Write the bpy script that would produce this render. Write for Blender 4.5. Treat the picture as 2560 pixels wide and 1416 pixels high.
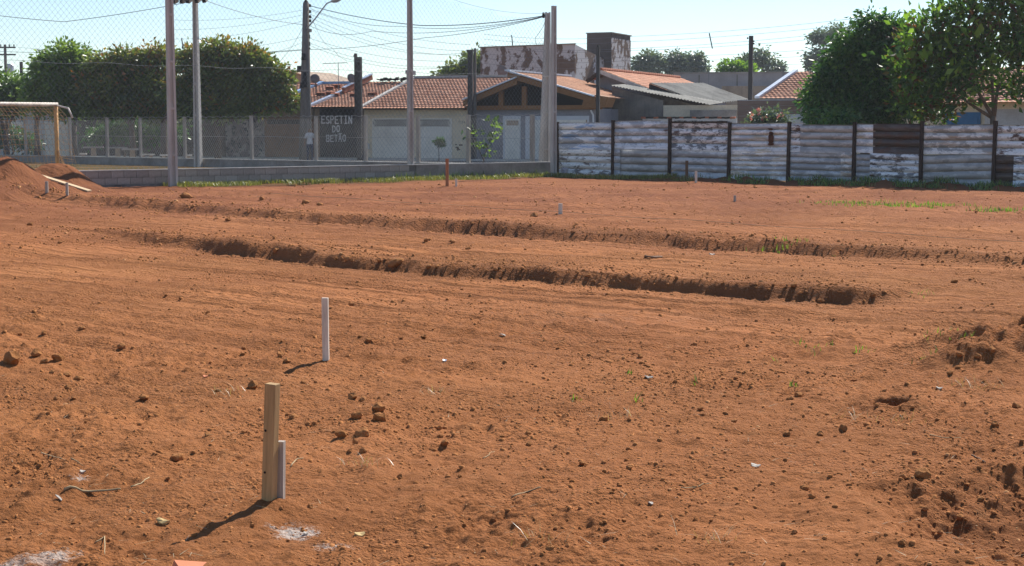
import bpy, bmesh, math, random
import numpy as np
from mathutils import Vector, Matrix
R = math.radians
for o in list(bpy.data.objects): bpy.data.objects.remove(o)
sc = bpy.context.scene
C = sc.collection
random.seed(7); rng = np.random.default_rng(7)

# ------------------------------------------------------------------ camera, sky, sun, exposure
LENS, CAM_H, HORIZON = 55.0, 1.7, 322.0
FPX = LENS / 36.0 * 2560
PITCH = math.atan((708 - HORIZON) / FPX)
cam = bpy.data.cameras.new('camera'); cam.lens = LENS; cam.sensor_width = 36
cam.clip_start = 0.1; cam.clip_end = 5000
co = bpy.data.objects.new('camera', cam); C.objects.link(co)
co.location = (0, 0, CAM_H); co.rotation_euler = (R(90) - PITCH, 0, 0)
sc.camera = co

SUN_EL, SUN_AZ = R(43.5), R(31)          # azimuth from +Y towards +X
w = bpy.data.worlds.new('World'); sc.world = w; w.use_nodes = True
wn = w.node_tree
sky = wn.nodes.new('ShaderNodeTexSky'); sky.sky_type = 'NISHITA'; sky.sun_disc = False
sky.sun_elevation = SUN_EL; sky.sun_rotation = SUN_AZ
sky.altitude = 800; sky.air_density = 1.0; sky.dust_density = 0.1; sky.ozone_density = 3.0
wn.links.new(sky.outputs[0], wn.nodes['Background'].inputs[0])
wn.nodes['Background'].inputs[1].default_value = 0.096
sl = bpy.data.lights.new('sun', 'SUN'); sl.energy = 5.0; sl.angle = R(0.53); sl.color = (1, .95, .87)
so = bpy.data.objects.new('sun', sl); C.objects.link(so)
sdir = Vector((math.sin(SUN_AZ) * math.cos(SUN_EL), math.cos(SUN_AZ) * math.cos(SUN_EL), math.sin(SUN_EL)))
so.rotation_euler = (-sdir).to_track_quat('-Z', 'Y').to_euler(); so.location = (20, 40, 60)
vs = sc.view_settings
vs.view_transform = 'Standard'; vs.look = 'None'; vs.exposure = 0.53; vs.gamma = 1.0
vs.use_curve_mapping = False
sc.render.engine = 'CYCLES'
sc.cycles.max_bounces = 6; sc.cycles.transparent_max_bounces = 8

# ------------------------------------------------------------------ survey: photograph pixel -> place
CP, SP = math.cos(PITCH), math.sin(PITCH)
def ray(px, py):
    a = (px - 1280) / FPX; b = (708 - py) / FPX
    return Vector((a, CP + b * SP, -SP + b * CP))
def G(px, py, z=0.0):
    d = ray(px, py); t = (CAM_H - z) / -d.z
    return Vector((d.x * t, d.y * t, z))
def at(px, py, Y):
    d = ray(px, py); t = Y / d.y
    return Vector((d.x * t, Y, CAM_H + d.z * t))
def spx(Y): return FPX / Y                       # pixels per metre at distance Y
def height_at(py, Y): return at(1280, py, Y).z
class Frame:
    """A vertical plane in the place: origin on the ground, x along, y back, z up."""
    def __init__(s, O, rotz):
        s.O = Vector((O[0], O[1], 0)); s.r = rotz
        s.e = Vector((math.cos(rotz), math.sin(rotz), 0)); s.n = Vector((-math.sin(rotz), math.cos(rotz), 0))
    def hit(s, px, py, dy=0.0):
        d = ray(px, py); c = Vector((0, 0, CAM_H)); o = s.O + s.n * dy
        t = (o - c).dot(s.n) / d.dot(s.n)
        p = c + d * t
        return (p - s.O).dot(s.e), p.z
    def u(s, px, py=322, dy=0.0): return s.hit(px, py, dy)[0]
    def z(s, px, py, dy=0.0): return s.hit(px, py, dy)[1]
    def w(s, u, y=0, z=0): return s.O + s.e * u + s.n * y + Vector((0, 0, z))

# ------------------------------------------------------------------ noise (numpy)
_P = np.random.default_rng(3).permutation(4096)
_GA = np.random.default_rng(4).random(4096) * 2 * np.pi
_GX, _GY = np.cos(_GA), np.sin(_GA)
def perlin(x, y):
    xi = np.floor(x).astype(np.int64); yi = np.floor(y).astype(np.int64)
    xf = x - xi; yf = y - yi
    def g(ix, iy, dx, dy):
        h = _P[(_P[ix & 4095] + iy) & 4095]
        return _GX[h] * dx + _GY[h] * dy
    u = xf * xf * xf * (xf * (xf * 6 - 15) + 10); v = yf * yf * yf * (yf * (yf * 6 - 15) + 10)
    a = g(xi, yi, xf, yf); b = g(xi + 1, yi, xf - 1, yf)
    c = g(xi, yi + 1, xf, yf - 1); d = g(xi + 1, yi + 1, xf - 1, yf - 1)
    return (a + u * (b - a) + v * ((c + u * (d - c)) - (a + u * (b - a)))) * 1.5
def fbm(x, y, o=4, lac=2.03, g=0.5):
    s = 0; a = 1
    for i in range(o):
        s = s + a * perlin(x + 17.3 * i, y - 9.1 * i); x = x * lac; y = y * lac; a *= g
    return s
def sstep(a, b, x):
    t = np.clip((x - a) / (b - a), 0, 1); return t * t * (3 - 2 * t)

# ------------------------------------------------------------------ mesh helpers
def props(o, label=None, cat=None, group=None, kind=None):
    if label: o['label'] = label
    if cat: o['category'] = cat
    if group: o['group'] = group
    if kind: o['kind'] = kind
    return o
def thing(name, label, cat, loc=(0, 0, 0), rotz=0.0, group=None):
    o = bpy.data.objects.new(name, None); C.objects.link(o); o.empty_display_size = .2
    o.location = loc; o.rotation_euler = (0, 0, rotz)
    return props(o, label, cat, group)
def link(name, me, mat=None, parent=None, loc=None, rot=None, scale=None):
    o = bpy.data.objects.new(name, me); C.objects.link(o)
    if mat is not None and len(me.materials) == 0: me.materials.append(mat)
    if parent is not None: o.parent = parent
    if loc is not None: o.location = loc
    if rot is not None: o.rotation_euler = rot
    if scale is not None: o.scale = scale
    return o
def mesh_np(name, V, F, smooth=False):
    V = np.asarray(V, np.float32); F = np.asarray(F, np.int32); k = F.shape[1]
    me = bpy.data.meshes.new(name)
    me.vertices.add(len(V)); me.vertices.foreach_set('co', V.ravel())
    me.loops.add(F.size); me.loops.foreach_set('vertex_index', F.ravel())
    me.polygons.add(len(F)); me.polygons.foreach_set('loop_start', np.arange(0, F.size, k, dtype=np.int32))
    try: me.polygons.foreach_set('loop_total', np.full(len(F), k, np.int32))
    except Exception: pass
    if smooth: me.polygons.foreach_set('use_smooth', np.ones(len(F), bool))
    me.update(calc_edges=True)
    return me
def pattr(me, name, arr):
    a = me.attributes.new(name, 'FLOAT', 'POINT'); a.data.foreach_set('value', np.asarray(arr, np.float32))
class MB:
    def __init__(s): s.v = []; s.f = []; s.m = []; s.mi = 0
    def add(s, vs, fs):
        b = len(s.v); s.v += [tuple(p) for p in vs]
        for f in fs: s.f.append([b + i for i in f]); s.m.append(s.mi)
        return s
    def box(s, x0, x1, y0, y1, z0, z1, tx=1.0, ty=1.0):
        cx, cy = (x0 + x1) / 2, (y0 + y1) / 2
        q = lambda x, c, t: c + (x - c) * t
        vs = [(x0, y0, z0), (x1, y0, z0), (x1, y1, z0), (x0, y1, z0),
              (q(x0, cx, tx), q(y0, cy, ty), z1), (q(x1, cx, tx), q(y0, cy, ty), z1), (q(x1, cx, tx), q(y1, cy, ty), z1), (q(x0, cx, tx), q(y1, cy, ty), z1)]
        return s.add(vs, [(0, 3, 2, 1), (4, 5, 6, 7), (0, 1, 5, 4), (1, 2, 6, 5), (2, 3, 7, 6), (3, 0, 4, 7)])
    def prism(s, pts, d):           # planar polygon pts extruded by vector d
        n = len(pts); d = Vector(d)
        vs = [Vector(p) for p in pts] + [Vector(p) + d for p in pts]
        return s.add(vs, [list(range(n))[::-1], list(range(n, 2 * n))] + [(i, (i + 1) % n, n + (i + 1) % n, n + i) for i in range(n)])
    def bar(s, a, b, wx, wz):
        a = Vector(a); b = Vector(b); t = (b - a).normalized()
        up = Vector((0, 0, 1)) if abs(t.z) < .95 else Vector((0, 1, 0))
        sd = t.cross(up).normalized() * wx / 2; u2 = sd.normalized().cross(t).normalized() * wz / 2
        vs = [p + i * sd + j * u2 for p in (a, b) for i, j in ((-1, -1), (1, -1), (1, 1), (-1, 1))]
        return s.add(vs, [(0, 1, 2, 3), (7, 6, 5, 4), (0, 4, 5, 1), (1, 5, 6, 2), (2, 6, 7, 3), (3, 7, 4, 0)])
    def tube(s, pts, r, n=6, cap=True):
        pts = [Vector(p) for p in pts]; rs = r if isinstance(r, (list, tuple)) else [r] * len(pts)
        vs = []; fs = []; pn = None
        for i, p in enumerate(pts):
            t = (pts[min(i + 1, len(pts) - 1)] - pts[max(i - 1, 0)]).normalized()
            if pn is None:
                a = Vector((0, 0, 1)) if abs(t.z) < .9 else Vector((1, 0, 0)); pn = t.cross(a).normalized()
            else: pn = (pn - t * pn.dot(t)).normalized()
            bn = t.cross(pn)
            for k in range(n):
                an = 2 * math.pi * k / n; vs.append(p + (pn * math.cos(an) + bn * math.sin(an)) * rs[i])
        for i in range(len(pts) - 1):
            for k in range(n):
                a = i * n + k; b = i * n + (k + 1) % n; fs.append((a, b, b + n, a + n))
        if cap: fs.append(list(range(n))[::-1]); fs.append([(len(pts) - 1) * n + k for k in range(n)])
        return s.add(vs, fs)
    def lathe(s, prof, c=(0, 0, 0), n=12, axis=(0, 0, 1)):
        q = Vector((0, 0, 1)).rotation_difference(Vector(axis)); c = Vector(c); vs = []; fs = []
        for r, z in prof:
            for k in range(n):
                an = 2 * math.pi * k / n; vs.append(c + q @ Vector((r * math.cos(an), r * math.sin(an), z)))
        for i in range(len(prof) - 1):
            for k in range(n): fs.append((i * n + k, i * n + (k + 1) % n, (i + 1) * n + (k + 1) % n, (i + 1) * n + k))
        fs.append(list(range(n))[::-1]); fs.append([(len(prof) - 1) * n + k for k in range(n)])
        return s.add(vs, fs)
    def mesh(s, name, smooth=False):
        me = bpy.data.meshes.new(name); me.from_pydata(s.v, [], s.f); me.update()
        if smooth: me.polygons.foreach_set('use_smooth', np.ones(len(s.f), bool))
        if any(s.m): me.polygons.foreach_set('material_index', np.array(s.m, np.int32))
        return me
    def build(s, name, mat, parent=None, smooth=False, **k):
        me = s.mesh(name, smooth)
        for m in (mat if isinstance(mat, (list, tuple)) else [mat]): me.materials.append(m)
        return link(name, me, None, parent, **k)
def rectpart(name, fr, mat, parent, x0, y0, x1, y1, d0, d1, dy=0.0):
    """box on a facade frame from two photo corners, local depth d0..d1"""
    u0, z0 = fr.hit(x0, y1, dy); u1, z1 = fr.hit(x1, y0, dy)
    return MB().box(u0, u1, d0, d1, z0, z1).build(name, mat, parent)

# ------------------------------------------------------------------ materials
def col(c): return (c[0], c[1], c[2], 1)
class NT:
    def __init__(s, name):
        s.mat = bpy.data.materials.new(name); s.mat.use_nodes = True; s.t = s.mat.node_tree
        s.b = s.t.nodes['Principled BSDF']; s.out = s.t.nodes['Material Output']; s.tc = None
    def n(s, typ, **k):
        nd = s.t.nodes.new('ShaderNode' + typ)
        for a, v in k.items():
            if a.startswith('i_'):
                key = a[2:]; nd.inputs[int(key) if key.isdigit() else key.replace('_', ' ')].default_value = v
            else: setattr(nd, a, v)
        return nd
    def l(s, a, b): s.t.links.new(a, b)
    def obj(s):
        if s.tc is None: s.tc = s.n('TexCoord')
        return s.tc.outputs['Object']
    def pos(s):
        return s.n('NewGeometry').outputs['Position']
    def map(s, vec, scale=(1, 1, 1), rot=(0, 0, 0), loc=None):
        m = s.n('Mapping'); s.l(vec, m.inputs[0]); m.inputs['Scale'].default_value = scale; m.inputs['Rotation'].default_value = rot
        if loc is not None:
            if isinstance(loc, tuple): m.inputs['Location'].default_value = loc
            else: s.l(loc, m.inputs['Location'])
        return m.outputs[0]
    def noise(s, vec, scale, detail=4, rough=.55, dist=0.0):
        nd = s.n('TexNoise', i_Scale=scale, i_Detail=detail, i_Roughness=rough, i_Distortion=dist); s.l(vec, nd.inputs['Vector'])
        return nd.outputs['Fac']
    def ramp(s, fac, stops, interp='LINEAR'):
        r = s.n('ValToRGB'); e = r.color_ramp; e.interpolation = interp
        while len(e.elements) < len(stops): e.elements.new(.5)
        for el, (p, c) in zip(e.elements, stops):
            el.position = p; el.color = col(c) if isinstance(c, (tuple, list)) else (c, c, c, 1)
        s.l(fac, r.inputs[0]); return r.outputs[0]
    def mix(s, f, a, b, mode='MIX'):
        m = s.n('MixRGB', blend_type=mode)
        for i, v in ((0, f), (1, a), (2, b)):
            if isinstance(v, bpy.types.NodeSocket): s.l(v, m.inputs[i])
            elif i == 0: m.inputs[0].default_value = v
            else: m.inputs[i].default_value = col(v)
        return m.outputs[0]
    def math(s, op, a, b=0.5):
        m = s.n('Math', operation=op)
        for i, v in ((0, a), (1, b)):
            if isinstance(v, bpy.types.NodeSocket): s.l(v, m.inputs[i])
            else: m.inputs[i].default_value = v
        return m.outputs[0]
    def attr(s, name):
        return s.n('Attribute', attribute_name=name).outputs['Fac']
    def rnd(s): return s.n('ObjectInfo').outputs['Random']
    def bump(s, h, strength, dist=.02):
        b = s.n('Bump', i_Strength=strength, i_Distance=dist); s.l(h, b.inputs['Height']); s.l(b.outputs[0], s.b.inputs['Normal'])
    def fin(s, color, rough=.85, metal=0.0, spec=.25):
        if isinstance(color, bpy.types.NodeSocket): s.l(color, s.b.inputs['Base Color'])
        else: s.b.inputs['Base Color'].default_value = col(color)
        if isinstance(rough, bpy.types.NodeSocket): s.l(rough, s.b.inputs['Roughness'])
        else: s.b.inputs['Roughness'].default_value = rough
        s.b.inputs['Metallic'].default_value = metal; s.b.inputs['Specular IOR Level'].default_value = spec
        return s.mat
M = {}
def simple(name, c, var=.25, scale=3.0, rough=.85, metal=0.0, bump=.3, bscale=20, per=0.0, stretch=(1, 1, 1)):
    t = NT(name); v = t.map(t.obj(), stretch)
    n = t.noise(v, scale, 5, .6)
    k = t.ramp(n, [(.3, (1 - var,) * 3), (.7, (1 + var * .6,) * 3)])
    out = t.mix(1.0, c, k, 'MULTIPLY')
    if per:
        out = t.mix(1.0, out, t.ramp(t.rnd(), [(0, (1 - per,) * 3), (1, (1 + per,) * 3)]), 'MULTIPLY')
    if bump: t.bump(t.noise(v, bscale, 4), bump, .01)
    M[name] = t.fin(out, rough, metal); return M[name]
def stained(name, c, dirt, amt=.5, scale=1.2, rough=.9, streak=True, per=0.0):
    """painted or rendered wall with rain streaks and blotches of grime"""
    t = NT(name); o = t.obj()
    n1 = t.noise(o, scale, 6, .65, .4)
    base = t.mix(t.ramp(n1, [(.52 - .2 * amt, 0.0), (.85 - .2 * amt, 1.0)]), c, dirt)
    if streak:
        n2 = t.noise(t.map(o, (6, 6, .35)), 1.5, 5, .6)
        base = t.mix(t.math('MULTIPLY', t.ramp(n2, [(.5, 0.0), (.75, 1.0)]), .45 * amt + .1), base, dirt)
    n3 = t.noise(o, 14, 4); base = t.mix(1.0, base, t.ramp(n3, [(.3, (.88,) * 3), (.7, (1.06,) * 3)]), 'MULTIPLY')
    if per: base = t.mix(1.0, base, t.ramp(t.rnd(), [(0, (1 - per,) * 3), (1, (1 + per,) * 3)]), 'MULTIPLY')
    t.bump(t.noise(o, 40, 5), .25, .008)
    M[name] = t.fin(base, rough); return M[name]

STR_ANGLE = R(-40)
def soil_material():
    t = NT('red_soil'); p = t.pos()
    big = t.noise(t.map(p, (.11, .11, .11)), 1.0, 4, .6)
    mid = t.noise(p, .9, 5, .6)
    fine = t.noise(p, 7, 8, .7)
    grit = t.noise(p, 45, 6, .75)
    c = t.mix(t.ramp(big, [(.35, 0.0), (.65, 1.0)]), (.375, .150, .052), (.39, .140, .050))
    c = t.mix(t.ramp(mid, [(.38, 0.0), (.72, .6)]), c, (.33, .128, .045))
    c = t.mix(t.ramp(fine, [(.30, .65), (.52, 0.0)]), c, (.24, .088, .028))
    c = t.mix(t.ramp(fine, [(.55, 0.0), (.75, .6)]), c, (.48, .225, .095))
    c = t.mix(t.ramp(grit, [(.60, 0.0), (.75, .55)]), c, (.52, .265, .12))
    c = t.mix(t.ramp(grit, [(.30, .75), (.42, 0.0)]), c, (.14, .052, .018))
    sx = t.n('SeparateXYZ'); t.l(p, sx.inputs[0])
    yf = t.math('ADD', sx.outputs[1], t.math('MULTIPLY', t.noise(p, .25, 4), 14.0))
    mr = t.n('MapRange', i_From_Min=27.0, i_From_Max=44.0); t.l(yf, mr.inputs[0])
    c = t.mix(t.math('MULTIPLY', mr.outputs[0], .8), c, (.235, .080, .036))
    dry = t.attr('dry'); c = t.mix(dry, c, (.40, .185, .095))
    dark_soil = t.attr('dark_soil'); c = t.mix(dark_soil, c, (.17, .068, .032))  # darker brown soil on the cut banks, heap, pit and fence spoil
    turf = t.attr('turf')
    c = t.mix(t.math('MULTIPLY', turf, t.ramp(t.noise(p, 3, 5, .65), [(.25, .6), (.5, 1.0)])), c, (.07, .075, .028))
    lime = t.attr('lime')
    lm = t.ramp(t.math('ADD', lime, t.math('MULTIPLY', t.math('SUBTRACT', t.noise(p, 38, 8, .85), .5), 2.6)), [(.62, 0.0), (.95, .7)])
    c = t.mix(lm, c, (.72, .68, .62))
    h = t.math('ADD', t.math('MULTIPLY', t.noise(p, 14, 8, .8), 1.0), t.math('MULTIPLY', t.noise(p, 75, 5, .75), .55))
    vr = t.n('TexVoronoi', i_Scale=34.0); t.l(p, vr.inputs['Vector']); vr2 = t.n('TexVoronoi', i_Scale=80.0); t.l(p, vr2.inputs['Vector'])
    grain = t.math('ADD', t.math('MULTIPLY', vr.outputs['Distance'], -.9), t.math('MULTIPLY', vr2.outputs['Distance'], -.45))
    h = t.math('ADD', h, t.math('MULTIPLY', grain, t.ramp(t.noise(p, 1.1, 3), [(.35, .25), (.65, 1.0)])))
    sv = t.map(t.map(p, (1, 1, 1), (0, 0, -STR_ANGLE)), (.10, 3.2, 1))
    comp = t.ramp(t.noise(t.map(p, (.5, .8, 1)), .55, 4, .55), [(.40, 0.0), (.62, 1.0)])
    h = t.math('MULTIPLY', h, t.math('SUBTRACT', 1.0, t.math('MULTIPLY', comp, .55)))
    st_n = t.noise(sv, 1.6, 5, .6)
    mr2 = t.n('MapRange', i_From_Min=9.0, i_From_Max=15.0, i_To_Min=.25, i_To_Max=1.0); t.l(sx.outputs[1], mr2.inputs[0])
    h = t.math('ADD', h, t.math('MULTIPLY', t.math('MULTIPLY', st_n, mr2.outputs[0]), 3.0))
    c = t.mix(t.math('MULTIPLY', comp, .3), c, (.42, .172, .064))
    c = t.mix(t.ramp(st_n, [(.34, .38), (.46, 0.0)]), c, (.25, .092, .032))
    t.bump(h, .8, .05)
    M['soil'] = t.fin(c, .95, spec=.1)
    t = NT('soil_clod'); o = t.obj()
    c = t.mix(t.rnd(), (.36, .155, .055), (.45, .195, .072))
    c = t.mix(t.ramp(t.noise(o, 9, 5, .7), [(.3, .5), (.5, 0.0)]), c, (.24, .095, .035))
    t.bump(t.noise(t.pos(), 45, 6, .7), .8, .02); M['clod'] = t.fin(c, .96, spec=.08)
    t = NT('soil_crumb'); a = t.attr('rnd')
    c = t.ramp(a, [(0, (.24, .095, .032)), (.5, (.38, .158, .055)), (.9, (.47, .20, .075)), (1, (.52, .27, .12))])
    M['crumb'] = t.fin(c, .96, spec=.08)
soil_material()
def leaf_material(name, dark, mid, light, tintc=None, trans=.4, gloss=.6):
    t = NT(name); r = t.attr('rnd')
    c = t.ramp(r, [(0, dark), (.55, mid), (1, light)])
    if tintc: c = t.mix(t.attr('tint'), c, tintc)
    t.fin(c, .36, spec=gloss)
    tr = t.n('BsdfTranslucent'); t.l(t.mix(1.0, c, (1.5, 1.6, .7), 'MULTIPLY'), tr.inputs[0])
    mx = t.n('MixShader'); mx.inputs[0].default_value = trans
    t.l(t.b.outputs[0], mx.inputs[1]); t.l(tr.outputs[0], mx.inputs[2]); t.l(mx.outputs[0], t.out.inputs[0])
    M[name] = t.mat; return t.mat
leaf_material('leaf_green', (.030, .060, .018), (.135, .225, .055), (.31, .40, .10), (.42, .17, .06), .35)
leaf_material('leaf_tinted', (.032, .060, .018), (.155, .205, .060), (.33, .35, .10), (.45, .18, .07), .33)
leaf_material('leaf_dense', (.014, .050, .020), (.050, .135, .034), (.16, .30, .055), (.25, .16, .05), .33)
leaf_material('leaf_big', (.024, .062, .018), (.080, .170, .032), (.22, .36, .055), (.16, .065, .035), .45)
leaf_material('leaf_gum', (.07, .105, .08), (.12, .165, .12), (.19, .23, .16), None, .25)
leaf_material('leaf_bright', (.07, .14, .02), (.13, .24, .03), (.25, .36, .06), None, .4)
leaf_material('grass_blade', (.10, .12, .03), (.20, .21, .05), (.38, .33, .12), None, .35)
leaf_material('dry_straw', (.30, .20, .09), (.45, .33, .16), (.60, .50, .30), None, .2)
leaf_material('petal', (.55, .18, .22), (.62, .28, .32), (.70, .42, .44), None, .3)
simple('bark', (.14, .10, .075), .4, 6, .95, bump=.6, stretch=(3, 3, .6))
simple('concrete', (.52, .49, .45), .22, 2.0, .9, stretch=(2, 2, .5))
simple('concrete_post', (.42, .37, .32), .28, 3.0, .9, stretch=(2, 2, .5), per=.12)
simple('dark_pole', (.085, .075, .07), .35, 3.0, .95, stretch=(4, 4, .4))
simple('utility_pole', (.20, .175, .155), .35, 2.0, .92, stretch=(3, 3, .4))
simple('black', (.018, .018, .02), .2, 4, .6, bump=0)
simple('wire', (.15, .16, .18), .1, 4, .6, bump=0)
simple('net_wire', (.46, .44, .41), .2, 2, .55, bump=0)
simple('net_cord', (.19, .22, .25), .2, 2, .7, bump=0)
simple('goal_net', (.62, .36, .16), .25, 3, .8, bump=0)
simple('wood_new', (.47, .30, .14), .28, 3, .8, bump=.3, stretch=(14, 14, 1.0))
simple('wood_grey', (.42, .36, .31), .35, 3, .85, bump=.3, stretch=(14, 14, 1.0))
simple('wood_red', (.42, .17, .08), .25, 4, .8, bump=.2, stretch=(10, 10, 1))
simple('wood_dark', (.17, .10, .06), .3, 4, .85, bump=.2, stretch=(10, 10, 1))
simple('wood_pale', (.58, .42, .25), .25, 3, .8, bump=.3, stretch=(1, 12, 12))
simple('stake_white', (.70, .62, .52), .3, 4, .85, bump=.2, stretch=(10, 10, 1))
simple('timber', (.27, .125, .045), .25, 5, .65, bump=.1, stretch=(1.5, 4, 4))
simple('timber_dark', (.055, .035, .025), .3, 5, .8, bump=.1)
simple('void', (.012, .011, .012), .2, 2, .9, bump=0)  # near-black colour painted in for unlit insides of openings
simple('white_paint', (.62, .62, .63), .1, 2, .6, bump=.1)
simple('metal_light', (.55, .57, .60), .15, 3, .45, .6, bump=0)
simple('flashing', (.55, .60, .68), .15, 3, .4, .5, bump=.1)
simple('flashing_blue', (.30, .47, .68), .15, 3, .45, .3, bump=.1)
simple('asphalt', (.055, .054, .055), .3, 3, .9)
simple('paving', (.30, .28, .26), .2, 3, .9)
simple('brick', (.36, .13, .07), .3, 8, .9, per=.25)
simple('dish', (.22, .17, .15), .25, 4, .7)
simple('rust_post', (.055, .034, .026), .4, 8, .85, per=.2, stretch=(3, 3, 1))
simple('charred', (.03, .022, .02), .4, 8, .95, per=.2)
simple('goal_post', (.66, .38, .15), .35, 3, .7, stretch=(3, 3, 1))
simple('goal_bar', (.66, .58, .50), .25, 3, .6)
simple('blue_paint', (.05, .17, .33), .2, 4, .6, bump=.1)
simple('bag_plastic', (.45, .42, .47), .25, 6, .5)
stained('block', (.38, .34, .30), (.20, .175, .155), .45, 1.4, per=.14)
stained('plaster_grey', (.36, .325, .29), (.18, .16, .14), .6, 1.0)
stained('plaster_dark', (.27, .245, .22), (.10, .09, .085), .6, 1.0)
stained('wall_cream', (.80, .67, .48), (.60, .49, .35), .35, .7)
stained('wall_tan', (.44, .33, .24), (.20, .15, .12), .4, .9)
stained('wall_white', (.58, .56, .54), (.40, .37, .34), .35, .8)
stained('wall_bluegrey', (.29, .28, .30), (.21, .20, .22), .3, .8)
stained('wall_night', (.016, .018, .026), (.03, .03, .034), .4, 1.4)
stained('wall_mould', (.24, .21, .18), (.05, .047, .045), .75, .6)
stained('wall_shade', (.15, .115, .10), (.06, .05, .05), .6, .7)  # shade under the park trees put into the wall as a dark brown
stained('wall_farm', (.36, .33, .33), (.24, .22, .22), .35, .4)
stained('door_white', (.82, .77, .68), (.66, .61, .53), .3, 1.2)
stained('gate_brown', (.27, .15, .095), (.15, .09, .06), .4, 1.5)
stained('asbestos', (.29, .28, .25), (.13, .125, .115), .6, .8, streak=False)
t = NT('cladding'); o_ = t.obj()
c_ = t.mix(t.noise(t.map(o_, (.8, 6, 9)), 3, 5), (.20, .125, .09), (.33, .22, .17)); M['cladding'] = t.fin(c_, .7)
t = NT('peeling'); o_ = t.obj()
n_ = t.noise(t.map(o_, (1, 1, .8)), .8, 10, .68, .2); sp_ = t.n('TexVoronoi', i_Scale=1.7); t.l(o_, sp_.inputs['Vector'])
spot_ = t.ramp(sp_.outputs['Distance'], [(.16, 1.0), (.26, 0.0)])
f_ = t.math('ADD', t.ramp(n_, [(.49, 0.0), (.52, 1.0)]), t.math('MULTIPLY', spot_, t.ramp(t.noise(o_, .5, 2), [(.45, 0.0), (.6, 1.0)])))
f_.node.use_clamp = True
c_ = t.mix(f_, t.mix(t.noise(o_, 3, 5), (.44, .42, .44), (.56, .54, .55)), t.mix(t.noise(o_, 5, 5), (.115, .072, .055), (.17, .115, .09)))
M['peeling'] = t.fin(c_, .95)
stained('tank_dark', (.13, .10, .088), (.07, .055, .05), .5, .8)
t = NT('mural'); o_ = t.obj()
n_ = t.noise(t.map(o_, (1, 1, .8)), 1.5, 3, .5, 1.2)
c_ = t.mix(t.ramp(n_, [(.42, 0.0), (.5, 1.0)]), (.36, .31, .28), (.20, .16, .16))
c_ = t.mix(t.ramp(t.noise(o_, 2.6, 3, .5, 2.0), [(.55, 0.0), (.6, 1.0)]), c_, (.05, .05, .065)); M['mural'] = t.fin(c_, .9)
def tile_mat(name, a, b, c, grime):
    t = NT(name); r = t.attr('rnd'); o = t.obj()
    k = t.ramp(r, [(0, a), (.5, b), (1, c)])
    k = t.mix(t.math('MULTIPLY', t.ramp(t.noise(o, .8, 6, .7), [(.42, 0.0), (.7, 1.0)]), grime), k, (.13, .075, .05))
    k = t.mix(1.0, k, t.ramp(t.noise(o, 18, 4), [(.3, (.8,) * 3), (.7, (1.1,) * 3)]), 'MULTIPLY')
    M[name] = t.fin(k, .85)
tile_mat('tile_orange', (.54, .235, .14), (.64, .30, .18), (.72, .37, .235), .35)
tile_mat('tile_brown', (.40, .18, .10), (.52, .25, .14), (.60, .32, .19), .3)
def tin(name, base, paint, amt, rust, rustamt, scale=1.6, second=None, seed=0.0):
    t = NT(name); o = t.obj()
    off = t.n('CombineXYZ'); r = t.rnd(); t.l(t.math('MULTIPLY', r, 37.0), off.inputs[0]); t.l(t.math('MULTIPLY', r, 91.0), off.inputs[2]); off.inputs[1].default_value = seed
    v = t.map(o, (.8, 1, 2.0), loc=off.outputs[0])
    n1 = t.noise(v, scale, 7, .68, .3)
    b = t.mix(t.noise(v, 3, 4), base, tuple(x * .72 for x in base))
    c = t.mix(t.ramp(n1, [(.5 + .35 * (.5 - amt) - .03, 0.0), (.5 + .35 * (.5 - amt) + .03, 1.0)]), b, paint)
    if second:
        n4 = t.noise(t.map(v, (.5, 1, 1.4)), 2.0, 5, .6)
        c = t.mix(t.ramp(n4, [(.55, 0.0), (.62, .8)]), c, second)
    n2 = t.noise(t.map(v, (1, 1, 1.0), loc=(5, 0, 3)), 2.2, 7, .7, .5)
    c = t.mix(t.ramp(n2, [(.78 - .4 * rustamt, 0.0), (.86 - .4 * rustamt, 1.0)]), c, t.mix(t.noise(o, 12, 4), rust, tuple(x * .4 for x in rust)))
    c = t.mix(t.ramp(t.noise(t.map(v, (1, 1, 2.2)), 9, 7, .75), [(.55, 0.0), (.68, .65)]), c, (.12, .10, .09))
    c = t.mix(t.ramp(t.noise(t.map(v, (.35, 1, 3.0)), 2.0, 5, .6), [(.38, .4), (.5, 0.0)]), c, tuple(x * .6 for x in base))
    M[name] = t.fin(c, t.ramp(n1, [(.3, .4), (.7, .65)]), .08, .5)
RU = (.16, .07, .04)
tin('tin_blue', (.55, .57, .61), (.86, .88, .90), .5, RU, .38, second=(.46, .41, .30))
tin('tin_skyblue', (.48, .50, .54), (.84, .85, .86), .5, RU, .42, second=(.20, .36, .62))
tin('tin_white', (.22, .20, .19), (.88, .88, .86), .68, RU, .6, 2.2)
tin('tin_grey', (.44, .43, .42), (.56, .55, .53), .5, RU, .12)
tin('tin_steel', (.44, .45, .47), (.62, .63, .64), .5, RU, .15)
tin('tin_yellow', (.62, .63, .65), (.90, .89, .86), .5, RU, .3, second=(.52, .42, .26))
tin('tin_rust', (.09, .062, .05), (.13, .10, .09), .4, RU, .65)
tin('tin_peel', (.24, .24, .25), (.88, .89, .90), .55, RU, .52, 3.0)
tin('tin_orange', (.46, .44, .42), (.84, .81, .76), .5, RU, .3, 2.4, second=(.50, .36, .25))

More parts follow.
